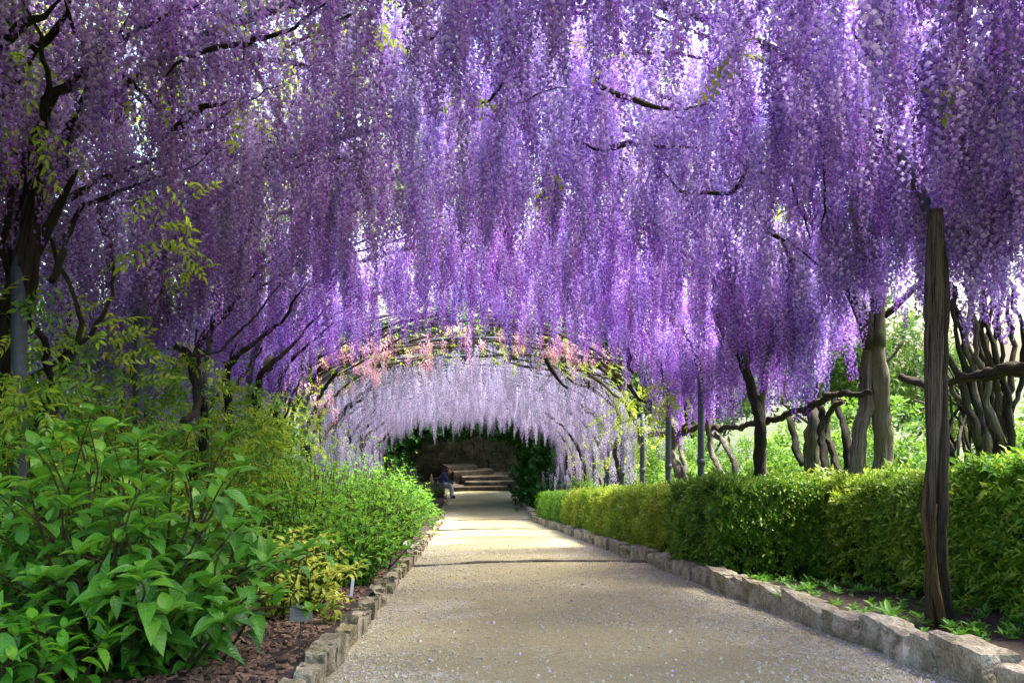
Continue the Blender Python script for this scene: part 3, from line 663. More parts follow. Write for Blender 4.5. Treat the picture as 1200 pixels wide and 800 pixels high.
for i, (px, X, rr, m_) in enumerate([
        ([(793, 580), (795, 550), (786, 520), (790, 500), (780, 480)], 3.55, [.10, .09, .10, .08], M_barkg), ([(808, 580), (804, 545), (797, 520), (795, 500)], 3.65, [.05, .05, .04], M_barkg),
        ([(852, 575), (858, 560), (856, 540), (846, 520), (836, 508)], 3.5, [.055, .05, .05, .04], M_barkg), ([(842, 580), (848, 565), (840, 540), (832, 515), (830, 480), (832, 440)], 3.55, [.06, .05, .05, .03], M_barkg),
        ([(700, 540), (695, 550), (700, 560)], 3.4, [.02, .02], M_bark), ([(803, 470), (806, 490), (800, 505)], 3.4, [.035, .03], M_bark), ([(765, 510), (760, 495), (768, 480), (766, 470)], 3.4, [.02, .02], M_bark),
        ([(956, 575), (952, 530), (954, 500), (950, 470), (958, 440)], 3.75, [.11, .10, .085, .05], M_barkg), ([(972, 570), (966, 530), (960, 490), (955, 455), (952, 415)], 3.6, [.05, .045, .04, .03], M_barkd),
        ([(985, 560), (975, 530), (968, 505), (975, 480), (988, 470)], 3.7, [.05, .04, .03], M_bark), ([(1000, 570), (992, 520), (985, 490), (975, 462)], 3.9, [.06, .05, .035], M_barkd), ([(940, 545), (930, 510), (922, 485)], 4.0, [.06, .05, .04], M_barkd)]):
    limb('trunk', [rx(x, y, X) for x, y in px], [q * .8 for q in rr], m_, v4, org, sides=10, rough=.13, ridges=3, wob=.05, step=.05, seed=210 + i)
for i, px in enumerate([([(735, 405), (738, 420), (736, 430), (742, 437)]), ([(738, 450), (745, 462), (752, 470)]), ([(640, 420), (650, 440), (665, 455)])]):
    limb('branch', [at_y(x, y, 13.0) for x, y in px], [.035, .03, .02], M_barkd, v4, org, sides=7, wob=.03, seed=230 + i)
roof_branches(v4, org, 'purple', 8.4, 14.2, 1, 20, 240, .028, M_bark)
P4 = canopy_points('purple', 8.4, 14.3, 0.0, 3.9, 70, 15, .3, gap=.4, lift=2.75)
hang_racemes(v4, org, R_purple, P4, 16)
lp = [at_y(U(775, 805), U(440, 478), 12.4) for _ in range(26)] + [at_y(U(700, 790), U(455, 500), 14) for _ in range(40)]
put_leaves(v4, org, C_leaf, lp, 17, 40, .9, 1.4)

# ---- forked tree-like vine and the bundle of leaning stems behind the hedge
org = on_ground(1015, 610)
org = np.array([3.75, 7.75, G(7.75)])
v5 = thing('wisteria_vine', org, 'stout forked greenish wisteria trunk with a paler double foot behind the timber post', 'wisteria', 'wisteria vines trained over the pergola')
def r5(px, py, d=0): return at_y(px, py, 7.75 + d)
limb('trunk', [r5(1026, 600), r5(1028, 540), r5(1026, 480), r5(1028, 430), r5(1025, 395), r5(1020, 365)], [.095, .085, .08, .08, .075, .045], M_barkg, v5, org, sides=14, ridges=3, rough=.12, wob=.03, step=.05, seed=251)
limb('trunk', [r5(1003, 600, -.1), r5(1006, 550, -.1), r5(1010, 500, -.08), r5(1016, 450, -.05), r5(1022, 400), r5(1027, 370)], [.07, .065, .058, .055, .05, .035], M_barkg, v5, org, sides=12, ridges=2, rough=.13, wob=.04, step=.05, seed=252)
limb('limb', [r5(1024, 405), r5(1012, 375), r5(1002, 350), r5(992, 332), r5(985, 300)], [.085, .065, .06, .055, .03], M_bark, v5, org, sides=10, rough=.1, seed=253)
limb('limb', [r5(1025, 405), r5(1028, 375), r5(1029, 350), r5(1028, 335), r5(1034, 290)], [.09, .07, .065, .06, .03], M_bark, v5, org, sides=10, rough=.1, seed=254)
limb('limb', [r5(1034, 370), r5(1055, 352), r5(1068, 340), r5(1082, 325)], [.03, .028, .03, .016], M_barkd, v5, org, sides=7, wob=.03, seed=255)
limb('limb', [r5(1034, 430), r5(1050, 415), r5(1060, 398)], [.016, .014, .008], M_bark, v5, org, sides=6, wob=.02, seed=256)
P5 = np.array([(x, y, G(y) + h) for x, y, h in ((U(3.4, 4.4), U(8.7, 11.5), U(2.8, 3.3)) for _ in range(160))]); hang_racemes(v5, org, R_purple, P5, 18, 250, .8, 1.1)
org = np.array([4.35, 6.6, G(6.6)])
v6 = thing('wisteria_vine', org, 'sheaf of many thin grey wisteria stems leaning over the hedge beyond the post', 'wisteria', 'wisteria vines trained over the pergola')
for i in range(20):
    x0 = U(1148, 1208); x1 = x0 - U(20, 75) * (1 if i % 4 else -.4); d = U(-.3, .4); mid = U(-9, 9)
    limb('stem', [at_y(x0, 580, 6.6 + d), at_y((x0 * .65 + x1 * .35) + mid, 510, 6.6 + d), at_y((x0 * .3 + x1 * .7) + mid, 450, 6.6 + d + U(-.1, .1)), at_y(x1, 395, 6.6 + d), at_y(x1 - U(-10, 20), 330, 6.6 + d)], [U(.018, .04), U(.015, .035), .02, .012], [M_barkg, M_bark, M_barkd][i % 3], v6, org, sides=8, rough=.18, wob=.06, step=.06, seed=270 + i)
for i in range(16):
    x0 = U(1098, 1150); limb('stem', [at_y(x0, 575, 7.2), at_y(x0 + U(-16, 16), 530, 7.2 + U(-.2, .2)), at_y(x0 + U(-24, 24), 490, 7.2), at_y(x0 + U(-34, 34), U(430, 470), 7.2)], [U(.012, .022), .014, .008], [M_barkg, M_bark][i % 2], v6, org, sides=5, wob=.04, seed=300 + i)
P6 = np.array([(x, y, G(y) + h) for x, y, h in ((U(3.4, 4.3), U(4.3, 7.6), U(2.95, 3.4)) for _ in range(260))]); hang_racemes(v6, org, R_lav, P6, 19, 250, .8, 1.1)

# ---- fresh leaves growing on top of the purple roof
for vv, y0, y1, x0, x1, sd in ((v1, 1.6, 9.0, -3.4, -.4, 51), (v2, 8.6, 11.3, -3.4, .1, 52), (v3, 1.6, 8.6, -.6, 3.5, 53), (v4, 8.4, 11.3, 0, 3.5, 54)):
    g = np.random.default_rng(sd); oo = np.array(vv.location); q = []
    for _ in range(750 if x0 < -.5 and sd < 53 else 330):
        y = g.uniform(y0, y1); x = g.uniform(x0, x1)
        if snoise(x * 1.2, y, 1.2, sd) < -.35: continue
        q.append((x, y, G(y) + arch_h(x, 'purple') + g.uniform(.35, .95)))
    n = len(q); fl_ = [c_ for c_ in vv.children if c_.name.startswith('compound_leaf')][:3] or [obj('compound_leaf', C_lime[k], vv, tuple(np.array(q[k]) - oo)) for k in range(3)]
    scatter('roof_leaves', fl_, q, np.stack([g.normal(-.3, .5, n), g.normal(0, .5, n), g.uniform(0, 6.28, n)], 1), g.uniform(1.2, 2.0, n), vv, oo)

# ---- bare woven ring of branches with pink wisteria
org = np.array([-3.0, 15.0, G(15.0)])
v7 = thing('wisteria_vine', org, 'pink flowered wisteria over a woven ring of bare mossy branches', 'wisteria', 'wisteria vines trained over the pergola')
for i in range(3):
    b = np.array([-3.1 + .12 * i, 14.6 + .5 * i, G(14.6 + .5 * i)])
    limb('trunk', [b + (0, 0, -.1), b + (.05, .1, 1.0), b + (.0, -.1, 2.0), b + (.35, .1, 2.9), b + (1.0, 0, 3.4), b + (1.6, 0, 3.65)], [.08, .055, .045, .035, .02, .006], M_barkd, v7, org, sides=8, wob=.05, seed=330 + i)
for s_ in (-1, 1):
    for lo, nb in ((.0, 30), (.2, 24), (.42, 20)): roof_branches(v7, org, 'pale', 14.5, 17.8, s_, nb, 340 + s_ * 60 + int(lo * 100), .036, M_bark if nb != 24 else M_barkd, lo, .75)
g = np.random.default_rng(21); pk = []
c, a, s, r = ARCHES['pale']
for (x, y, n_, sx, sy) in ((405, 415, 30, 34, 12), (440, 410, 16, 18, 8), (345, 440, 18, 22, 12), (492, 410, 12, 12, 12), (420, 440, 8, 16, 8), (655, 405, 26, 20, 8), (690, 412, 26, 24, 8), (540, 395, 9, 16, 10), (600, 398, 9, 16, 6), (375, 470, 8, 16, 10), (320, 470, 8, 10, 16)):
    for _ in range(int(n_ * 1.6)): pk.append(at_y(g.normal(x, sx), g.normal(y - 8, sy), g.uniform(14.4, 16.4)))
hang_racemes(v7, org, R_pink, np.array(pk), 22, 300, .8, 1.2)
lp = []
for _ in range(380):
    u = g.uniform(0.1, 3.0); y = g.uniform(14.6, 17.6); lp.append((c + a * math.cos(u), y, G(y) + s + (r + .2) * math.sin(u) + g.normal(0, .2)))
put_leaves(v7, org, C_leaf, lp, 23, 100)

# ---- pale lilac wisteria over the far half
for side, x0, x1, sd, lab in ((-1, -3.5, 0.12, 25, 'pale lilac wisteria trained over the arches behind the leafy shrub bed'), (1, 0.12, 3.6, 28, 'pale lilac wisteria trained over the arches above the far end of the hedge')):
    X = PXL - .1 if side < 0 else PXR + .1; org = np.array([X, 17.6, G(17.6)])
    v = thing('wisteria_vine', org, lab, 'wisteria', 'wisteria vines trained over the pergola')
    g = np.random.default_rng(sd)
    for i in range(11):
        y = 16.4 + i * 1.25 + g.normal(0, .2); b = np.array([X + g.normal(0, .12), y, G(y)]); k = -side
        limb('trunk', [b + (0, 0, -.1), b + (g.normal(0, .15), g.normal(0, .3), .8), b + (g.normal(0, .15), g.normal(0, .3), 1.6), b + (k * .3, g.normal(0, .3), 2.5), b + (k * 1.1, g.normal(0, .3), 3.2)], [g.uniform(.04, .09), .05, .04, .03], [M_barkg, M_bark, M_barkd][i % 3], v, org, sides=7, wob=.06, ridges=2, seed=400 + sd * 20 + i)
    roof_branches(v, org, 'pale', 16.5, 30, side, 16, 420 + sd, .03, M_bark)
    Pp = canopy_points('pale', 16.6, 30.5, x0, x1, 45, sd, .9, .45, mound=.3)
    low = np.array([(X - side * .15 + g.normal(0, .2), y, G(y) + g.uniform(.9 if side < 0 else 1.4, 2.4)) for y in g.uniform(14.8, 30, 380 if side < 0 else 90)])
    hang_racemes(v, org, R_pale, np.vstack([Pp, low]), sd + 1, 150, .5, 1.35)
    lp = [(X + g.normal(0, .25), y, G(y) + g.uniform(.6 if side < 0 else 1.4, 2.6)) for y in g.uniform(14.5, 24, 260 if side < 0 else 120)]
    put_leaves(v, org, C_leaf, lp, sd + 2, 40, .9, 1.4)

# ---- climbing stems and feathery young foliage along the bed side
org = np.array([-3.3, 7.5, G(7.5)])
v8 = thing('climbing_vine', org, 'thicket of thin dark climbing stems with feathery yellow-green leaves behind the steel post', 'climber')
for i in range(34):
    y = U(5.2, 14.5); x = U(-3.9, -3.0)
    b = np.array([x, y, G(y)]); limb('stem', [b + (0, 0, -.1), b + (U(-.25, .25), U(-.4, .4), .7), b + (U(-.3, .3), U(-.5, .5), 1.4), b + (U(-.2, .4), U(-.5, .5), 2.2), b + (U(0, .6), U(-.4, .4), 2.8)], [U(.015, .045), U(.015, .035), .02, .014], [M_barkd, M_bark][i % 2], v8, org, sides=6, rough=.15, wob=.06, seed=500 + i)
g = np.random.default_rng(41); lp = []
for _ in range(3800):
    y = g.uniform(5.6, 15.5); lp.append((-2.95 + g.normal(0, .25) - .5 * (g.random() < .4), y, G(y) + .25 + 2.1 * g.random() ** 1.3))
for _ in range(50): lp.append(at_y(g.normal(15, 22), g.uniform(430, 560), g.uniform(5.0, 5.6)))
for _ in range(150): lp.append(at_y(g.normal(300, 24), g.uniform(490, 590), g.uniform(8.5, 10)))
put_leaves(v8, org, C_leaf, lp[::2], 42, 150, .8, 1.35, .6)
put_leaves(v8, org, C_dark, lp[1::2], 44, 120, .8, 1.35, .6)
Pl = np.array([(g.uniform(-5.6, -4.0), y, G(y) + g.uniform(.9, 2.2)) for y in g.uniform(6, 13, 170)])
hang_racemes(v8, org, R_purple, Pl, 43, 60)

# ---------------------------------------------------------------- shrubs
def shrub(name, base, rad, height, nst, lsize, mat, stemmat, label, cat, seed, n_single=0, width=.45, nodes_=6, rows=5, group=None, low=0.2, rosette=4, droop=.25, stem_single=True, flat=1.0):
    g = np.random.default_rng(seed); base = np.array(base); t_ = thing(name, base, label, cat, group)
    Ts = [leaf_template(rows, width * g.uniform(.9, 1.1), g.uniform(.10, .30), g.uniform(.15, .5)) for _ in range(5)]
    P = []; Fr = []; S = []; tn = []; ti = []; sm = MB()
    for i in range(nst):
        a = i * 2.399 + g.normal(0, .3); q = math.sqrt((i + .5) / nst)
        el = g.uniform(low, 1.0); R_ = rad * q * (1.08 - .35 * max(0, el - .6)) * g.uniform(.85, 1.12)
        tip = base + np.array([math.cos(a) * R_, math.sin(a) * R_ * flat, height * (1 - .45 * q * q) * (.45 + .55 * el) * g.uniform(.85, 1.1)])
        b = base + np.array([math.cos(a), math.sin(a), 0]) * rad * .5 * g.random() + np.array([0, 0, -.05])
        m1 = b * .62 + tip * .38 + np.array([g.normal(0, .04), g.normal(0, .04), .10 * height]); m2 = b * .28 + tip * .72 + np.array([g.normal(0, .04), g.normal(0, .04), .09 * height])
        Pt = np.array([b, m1, m2, tip]); r0 = .0065 * (height / 1.0) ** .5 * g.uniform(.7, 1.4)
        V, F, W = tube(Pt, [r0, r0 * .8, r0 * .55, r0 * .35], sides=5, step=.09, rough=.08, wob=.012, seed=seed * 31 + i)
        if stem_single: obj('stem', mesh_of('stem', V - base, F, stemmat, True, {'tuv': W}), t_)
        else: sm.add(V - base, F, tuv=W)
        C, par = catmull(Pt, .05); T = np.gradient(C, axis=0); T /= np.linalg.norm(T, axis=1)[:, None]
        for k in range(nodes_):
            u = .22 + .76 * k / (nodes_ - 1); j = min(len(C) - 1, int(u * (len(C) - 1))); ph = k * 1.57 + g.normal(0, .4)
            tz = T[j]; e1 = np.cross(tz, [0.2, .3, 1]); e1 /= np.linalg.norm(e1) + 1e-9; e2 = np.cross(tz, e1)
            for s_ in (0, math.pi):
                if g.random() < .14: continue
                d = e1 * math.cos(ph + s_) + e2 * math.sin(ph + s_) + tz * g.uniform(.15, .65); d[2] += g.uniform(-droop * 1.8, .22)
                P.append(C[j] + d * lsize * .08); Fr.append(rotmat(np.array([g.normal(0, .22), g.normal(0, .22), 1.0]) + tz * .35, d)); S.append(lsize * g.uniform(.5, 1.2) * (1.1 - .25 * u)); tn.append(min(1, max(0, g.normal(.22 + .32 * u, .22)))); ti.append(g.integers(0, 5))
        for k in range(rosette):
            ph = k * 2.0 + g.uniform(0, .6); e1 = np.array([math.cos(ph), math.sin(ph), g.uniform(.25, 1.1)])
            P.append(C[-1]); Fr.append(rotmat(np.array([0, 0, 1.0]) - .3 * np.array([math.cos(ph), math.sin(ph), 0]), e1)); S.append(lsize * g.uniform(.5, .85)); tn.append(min(1, g.uniform(.5, 1.0))); ti.append(g.integers(0, 5))
    P = np.array(P); Fr = np.array(Fr); S = np.array(S); tn = np.array(tn); ti = np.array(ti); P[:, 2] = np.maximum(P[:, 2], base[2] + .03)
    pr = project(P); ok = (pr[:, 0] > 0) & (pr[:, 0] < 1200) & (pr[:, 1] < 815)
    order = np.argsort(-np.where(ok, S / pr[:, 2] * (1.0 + .6 * (pr[:, 2] < project(base)[2])), -1)); sing = order[:n_single]; rest = order[n_single:]
    if n_single:
        bank = {}
        for i in sing:
            key = (int(ti[i]), int(tn[i] * 4.99))
            if key not in bank: bank[key] = leaves_mesh('leaf', Ts[key[0]], [np.zeros(3)], [np.eye(3)], [1.0], [key[1] / 4.6], mat)
            o = obj('leaf', bank[key], t_); o.matrix_local = Matrix.Translation(P[i] - base) @ Matrix(Fr[i].tolist()).to_4x4() @ Matrix.Scale(float(S[i]), 4)
    mb = MB()
    for k in range(5):
        idx = rest[ti[rest] == k]
        if len(idx):
            V0, F0, lu, lv = Ts[k]; m_ = len(V0); V = (P[idx] - base)[:, None, :] + S[idx][:, None, None] * np.einsum('nij,mj->nmi', Fr[idx], V0)
            mb.add(V.reshape(-1, 3), [tuple(a + i * m_ for a in f) for i in range(len(idx)) for f in F0], lu=np.tile(lu, len(idx)), lv=np.tile(lv, len(idx)), tone=np.repeat(tn[idx], m_))
    if mb.n: obj('foliage', mb.mesh('foliage', mat, True), t_)['kind'] = 'stuff'
    if not stem_single: obj('stems', sm.mesh('stems', stemmat, True), t_)['kind'] = 'stuff'
    return t_
def bed(x, y, dz=.07): return (x, y, G(y) + dz)
shrub('broad_leaved_bush', bed(-1.58, 4.1), .82, 1.25, 120, .155, M_hyd, M_stem, 'large bush with broad glossy pointed green leaves beside the kerb', 'bush', 601, 300, .5, 7, 6, low=-.25)
shrub('broad_leaved_bush', bed(-2.2, 5.0), .8, 1.3, 60, .175, M_hyd, M_stem, 'broad-leaved bush half hidden behind the large glossy bush by the steel post', 'bush', 602, 60, .47, 6, 5)
shrub('low_bush', bed(-1.75, 3.35), .42, .42, 34, .11, M_rose, M_stem, 'low bright green young bush at the foot of the large glossy bush', 'bush', 603, 80, .52, 4, 5)
shrub('variegated_shrub', bed(-1.12, 5.7), .42, .66, 80, .08, M_yel, M_stem, 'shrub with cream and yellow variegated leaves behind the small grey plant sign', 'shrub', 604, 150, .42, 6, 5)
shrub('kerbside_sprout', bed(-.80, 5.3), .12, .22, 6, .075, M_yel, M_stem, 'small yellow-green sprout hanging over the mossy kerb', 'plant', 605, 30, .42, 3, 5)
specs = [(-1.10, 7.5, .48, .62, 'low green shrub with a white plant tag in front of it'), (-1.75, 8.3, .6, .9, 'mid-green leafy shrub behind the white plant tag'), (-1.15, 9.2, .6, .85, 'bright green leafy shrub growing over the kerb beside the first stone lip'),
         (-1.85, 10.2, .7, 1.1, 'tall bright green leafy shrub set back from the kerb'), (-1.2, 11.0, .62, .92, 'leafy shrub with a white bloom low beside the kerb'), (-1.9, 12.3, .75, 1.15, 'bushy bright green shrub below the pink wisteria'),
         (-1.2, 12.9, .65, .95, 'yellowish green shrub spilling onto the kerb'), (-1.3, 14.8, .72, 1.05, 'rounded bright green shrub half way along the bed'), (-2.1, 15.2, .8, 1.3, 'taller green shrub beside the trunk of the pink wisteria'), (-1.45, 17.2, .72, 1.0, 'yellow tipped shrub leaning over the kerb'),
         (-2.0, 19.0, .95, 1.5, 'big green shrub under the pale lilac racemes'), (-1.5, 20.2, .7, 1.0, 'green shrub where the kerb runs into shade')]
for i, (x, y, r_, h_, lab) in enumerate(specs):
    shrub('leafy_shrub', bed(x, y), r_ * 1.2, h_ * 1.22, int(90 + 90 * r_), .085 if y < 10 else .10, M_rose, M_stem, lab, 'shrub', 620 + i, 60 if y < 10 else 0, .5, 6, 4 if y < 10 else 3, 'green shrubs along the bed', stem_single=False, rosette=4)
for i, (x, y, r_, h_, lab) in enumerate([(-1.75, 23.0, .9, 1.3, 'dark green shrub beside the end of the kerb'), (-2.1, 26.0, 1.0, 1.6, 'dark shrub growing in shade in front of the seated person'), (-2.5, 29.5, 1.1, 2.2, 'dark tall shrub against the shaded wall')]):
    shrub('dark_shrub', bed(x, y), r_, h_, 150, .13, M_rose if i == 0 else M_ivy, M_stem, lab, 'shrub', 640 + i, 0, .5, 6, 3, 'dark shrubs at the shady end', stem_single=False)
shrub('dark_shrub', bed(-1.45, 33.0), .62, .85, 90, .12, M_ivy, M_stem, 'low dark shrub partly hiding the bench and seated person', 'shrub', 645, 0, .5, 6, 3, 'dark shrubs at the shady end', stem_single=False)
# white bloom, plant sign, plant tag, fallen sprig
M_white = plain('white_bloom', (0.82, 0.80, 0.78), .7)
bl = on_ground(477, 640, .2); V = []; F = []
for k in range(9):
    a = k * .7; n_ = len(V); r_ = .045 if k < 5 else .026; e = .02 if k < 5 else .045
    V += [(0, 0, 0.01), (r_ * math.cos(a - .5), r_ * math.sin(a - .5), e), (r_ * 1.5 * math.cos(a), r_ * 1.5 * math.sin(a), e + .01), (r_ * math.cos(a + .5), r_ * math.sin(a + .5), e)]; F.append((n_, n_ + 1, n_ + 2, n_ + 3))
fl = thing('white_flower', bl, 'white double bloom nodding low over the mossy kerb', 'flower'); fo = obj('petals', mesh_of('petals', np.array(V) * 1.3, F, M_white), fl); fo.rotation_euler = (.9, .2, .3)
limb('stalk', [bl + (0, 0, 0.01), bl + (-.06, .05, -.02), bl + (-.14, .08, -.16)], [.004, .004], M_stem, fl, bl, sides=5, step=.03)
def plate(name, w_, h_, th, mat):
    x, z = w_ / 2, h_ / 2; e = min(w_, h_) * .08
    o = [(-x + e, -z), (x - e, -z), (x, -z + e), (x, z - e), (x - e, z), (-x + e, z), (-x, z - e), (-x, -z + e)]
    V = [(a, -th / 2, b) for a, b in o] + [(a, th / 2, b) for a, b in o]
    return mesh_of(name, V, [tuple(range(8)), tuple(range(15, 7, -1))] + [(i, i + 8, (i + 1) % 8 + 8, (i + 1) % 8) for i in range(8)], mat)
sb = on_ground(350, 772, .08); top = at_y(353, 718, sb[1])
sg = thing('plant_sign', sb, 'small grey rectangular plant label on a thin stake in front of the variegated shrub', 'sign')
M_sign = plain('grey_sign_plate', (0.13, 0.13, 0.12), .6, 0, 0, 30, (0.19, 0.19, 0.175)); M_ink = plain('faded_lettering', (0.085, 0.085, 0.08), .7)
p_ = obj('plate', plate('plate', .105, .072, .004, M_sign), sg, tuple(top - sb), (-.25, 0, .12))
for k in range(3): obj('faded_line', plate('faded_line', (.066, .05, .058)[k], .0035, .0008, M_ink), p_, (0.0, -.0025, .016 - .014 * k))
limb('stake', [sb + (0, 0, -.1), (sb + top) / 2 + (0, .01, 0), top + (0, .006, .02)], [.0035, .0035], M_steel, sg, sb, sides=6, rough=0, step=.1)
tb = on_ground(411, 697, .10); tt = at_y(414, 681, tb[1])
tg_ = tag(obj('plant_tag', plate('plant_tag', .024, .16, .002, M_white), None, tuple((tb + tt) / 2), (-.1, .12, .2)), 'thin upright white plant tag stuck in the bed near the kerb', 'tag')
shrub('fallen_sprig', tuple(on_ground(508, 628, 0.0)), .22, .10, 6, .07, M_rose, M_stem, 'small green sprig lying on the gravel beside the kerb', 'sprig', 660, 0, .45, 3, 3, stem_single=False)

# ---------------------------------------------------------------- clipped hedges
def sprig_mesh(name, mat, seed, nl=14, L=.09, ls=.028, width=.5, rows=2, spread=1.0):
    g = np.random.default_rng(seed); P = []; Fr = []; S = []; tn = []
    for i in range(nl):
        t = (i + 1) / nl; a = i * 2.4; d = np.array([math.cos(a) * spread, math.sin(a) * spread, .35 + .9 * t]); P.append(np.array([g.normal(0, .008), g.normal(0, .008), L * t])); Fr.append(rotmat(np.array([g.normal(0, .3), g.normal(0, .3), 1.]), d)); S.append(ls * g.uniform(.75, 1.25)); tn.append(min(1, max(0, g.normal(.15 + .6 * t, .12))))
    V, F, W = tube([(0, 0, -.04), (0, 0, L * .5), (0, 0, L)], [.0018, .001], sides=3, step=.06, rough=0)
    return leaves_mesh(name, leaf_template(rows, width, .2, .2), P, Fr, S, tn, mat, True, (V, F))
M_twig = bark('hedge_wood', (0.05, 0.035, 0.02), (0.16, 0.12, 0.08))
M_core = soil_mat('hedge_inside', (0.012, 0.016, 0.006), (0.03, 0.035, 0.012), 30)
def hedge(x0, x1, y0, y1, h, mat, label, seed, dens, n_single=60, ends=(True, True), ls=.028, bare=0.0):
    g = np.random.default_rng(seed); org = np.array([(x0 + x1) / 2, y0, G(y0)]); hd = thing('clipped_hedge', org, label, 'hedge', 'clipped hedges along the path')
    meshes = [sprig_mesh('sprig', mat, seed * 10 + i, 14, .085, ls) for i in range(5)]
    pts = []; nrm = []
    def wav(y, z): return .085 * snoise(y * 2.2, z * 3, 1.2, seed) + .05 * snoise(y * 6, z * 7, 1.1, seed + 2)
    L = y1 - y0; W_ = x1 - x0
    def near(y): return 1.0 if y < 12 else max(.35, 12 / y)
    for (area, kind) in ((L * h * 1.25, 'left'), (L * h * .35, 'right'), (L * W_ * 1.2, 'top'), (W_ * h * 1.9, 'front'), (W_ * h, 'back')):
        for _ in range(int(area * dens)):
            y = g.uniform(y0, y1)
            if kind in ('left', 'right', 'top') and g.random() > near(y): continue
            z = h * (1 - g.random() ** 1.0); x = g.uniform(x0, x1); dep = abs(g.normal(0, .05))
            hh = h * (1 + .08 * snoise(x * 3, y * 1.7, 1, seed) + .03 * snoise(x * 7, y * 6, 1, seed + 1))
            if kind == 'left':
                if z < h * .2 and g.random() < .35: continue
                if bare and g.random() < bare * (1 - z / h) * 1.3: continue
                p = (x0 + dep + wav(y, z) + (.08 * (z / h > .85)), y, z * hh / h); nn = (-1, 0, .45)
            elif kind == 'right': p = (x1 - dep + wav(y, z), y, z); nn = (1, 0, .45)
            elif kind == 'top': p = (x, y, hh - dep * .7 + .04 * g.random()); nn = (g.normal(0, .4), g.normal(0, .4), 1)
            elif kind == 'front':
                if not ends[0] or (z < h * .3 and g.random() < .5): continue
                p = (x, y0 + dep + wav(x, z), z); nn = (0, -1, .45)
            else:
                if not ends[1]: continue
                p = (x, y1 - dep, z); nn = (0, 1, .45)
            pts.append((p[0], p[1], G(p[1]) + .08 + p[2])); nrm.append(nn)
    pts = np.array(pts); nrm = np.array(nrm) + g.normal(0, .45, (len(pts), 3)); nrm /= np.linalg.norm(nrm, axis=1)[:, None]
    rot = np.stack([np.zeros(len(pts)), np.arccos(np.clip(nrm[:, 2], -1, 1)), np.arctan2(nrm[:, 1], nrm[:, 0])], 1)
    scl = g.uniform(.7, 1.3, len(pts)) * np.where(g.random(len(pts)) < .05, 1.6, 1.0); pr = project(pts); ok = (pr[:, 0] > 0) & (pr[:, 0] < 1200) & (pr[:, 1] > 0) & (pr[:, 1] < 800) & (pr[:, 2] > 1)
    order = np.argsort(-np.where(ok, scl / np.maximum(pr[:, 2], 1), -1)); first = {}; var = g.integers(0, 5, len(pts))
    for i in order[:n_single]:
        o = obj('sprig', meshes[var[i]], hd, tuple(pts[i] - org), tuple(rot[i]), float(scl[i])); first.setdefault(int(var[i]), o)
    rest = order[n_single:]; ks = sorted(first)
    scatter('foliage', [first[k] for k in ks], pts[rest], rot[rest], scl[rest], hd, org, np.array([ks.index(int(k)) if int(k) in first else 0 for k in var[rest]]))
    # woody inside: dense dead growth and stems rising from the ground
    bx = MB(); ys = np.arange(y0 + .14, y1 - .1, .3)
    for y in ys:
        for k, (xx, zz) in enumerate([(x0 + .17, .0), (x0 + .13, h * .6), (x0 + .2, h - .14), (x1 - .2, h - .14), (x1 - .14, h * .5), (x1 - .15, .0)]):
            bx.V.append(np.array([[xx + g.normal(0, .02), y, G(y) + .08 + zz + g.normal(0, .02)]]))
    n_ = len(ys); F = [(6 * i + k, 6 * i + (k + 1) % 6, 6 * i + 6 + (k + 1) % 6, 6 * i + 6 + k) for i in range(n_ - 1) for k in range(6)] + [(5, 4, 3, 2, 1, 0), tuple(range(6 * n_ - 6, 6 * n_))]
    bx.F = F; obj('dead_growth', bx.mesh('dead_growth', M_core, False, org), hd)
    for i in range(min(26, int(L * 3.2))):
        y = y0 + .1 + (min(L, 8) - .2) * g.random(); x = x0 + g.uniform(.03, .2); b = np.array([x, y, G(y) + .05])
        limb('stem', [b, b + (g.normal(0, .04), g.normal(0, .06), .25), b + (g.normal(0, .05), g.normal(0, .1), .5), b + (g.normal(0, .05), g.normal(0, .13), .8)], [.012, .009, .006, .004], M_twig, hd, org, sides=5, step=.1, wob=.02, seed=seed * 40 + i)
    return hd
hedge(2.40, 3.36, 7.85, 9.7, .80, M_hedge4, 'rounded end block of the hedge beside the kerb with shade put into its green', 34, 800, 100, ls=.034)
hedge(2.46, 3.3, 9.8, 20.6, .74, M_hedge, 'long clipped hedge with yellowing tips along the middle of the path', 31, 700, 80, ls=.032)
hedge(2.40, 3.2, 20.9, 27.6, .72, M_hedge3, 'bright green clipped hedge block at the shady end of the path', 32, 500, 20)
hedge(3.42, 4.25, 5.75, 9.2, .80, M_hedge2, 'open olive-green clipped hedge behind the timber post with bare stems showing', 33, 900, 150, ls=.034, bare=.3)
hedge(3.36, 4.25, 3.2, 5.7, .86, M_hedge5, 'fresh green clipped hedge with pale yellow tips past the timber post', 35, 900, 150, ls=.036)

# ---------------------------------------------------------------- low green plants on the verges
wm = [sprig_mesh('rosette', M_weed, 700 + i, 9, .03, .07, .35, 3, 1.6) for i in range(3)]
wp = []
for i, (x, y) in enumerate([(918, 705), (1045, 728), (930, 700)]):
    p = on_ground(x, y, .06); wp.append(tag(obj('weed', wm[i], None, p, (0, 0, i), 1.5), ['broad pale green weed standing below the olive hedge', 'leafy green weed beside the foot of the timber post', 'leafy weed growing behind the kerb by the dark hedge end'][i], 'weed'))
pts = []
for _ in range(1300):
    y = 3.0 + 17 * random.random() ** 1.5; x = U(XR + .24, 3.6 if y < 8 else 2.6)
    if snoise(x * 2.6, y * 2.2, 1.2, 4) + U(-.5, .3) < -.25: continue
    pts.append((x, y, G(y) + .055))
n = len(pts); tag(scatter('ground_cover', wp, pts, np.stack([rng.normal(0, .25, n), rng.normal(0, .25, n), rng.uniform(0, 6.28, n)], 1), rng.uniform(.35, 1.0, n)), 'low green weeds growing between the kerb and hedge', 'weeds', kind='stuff')
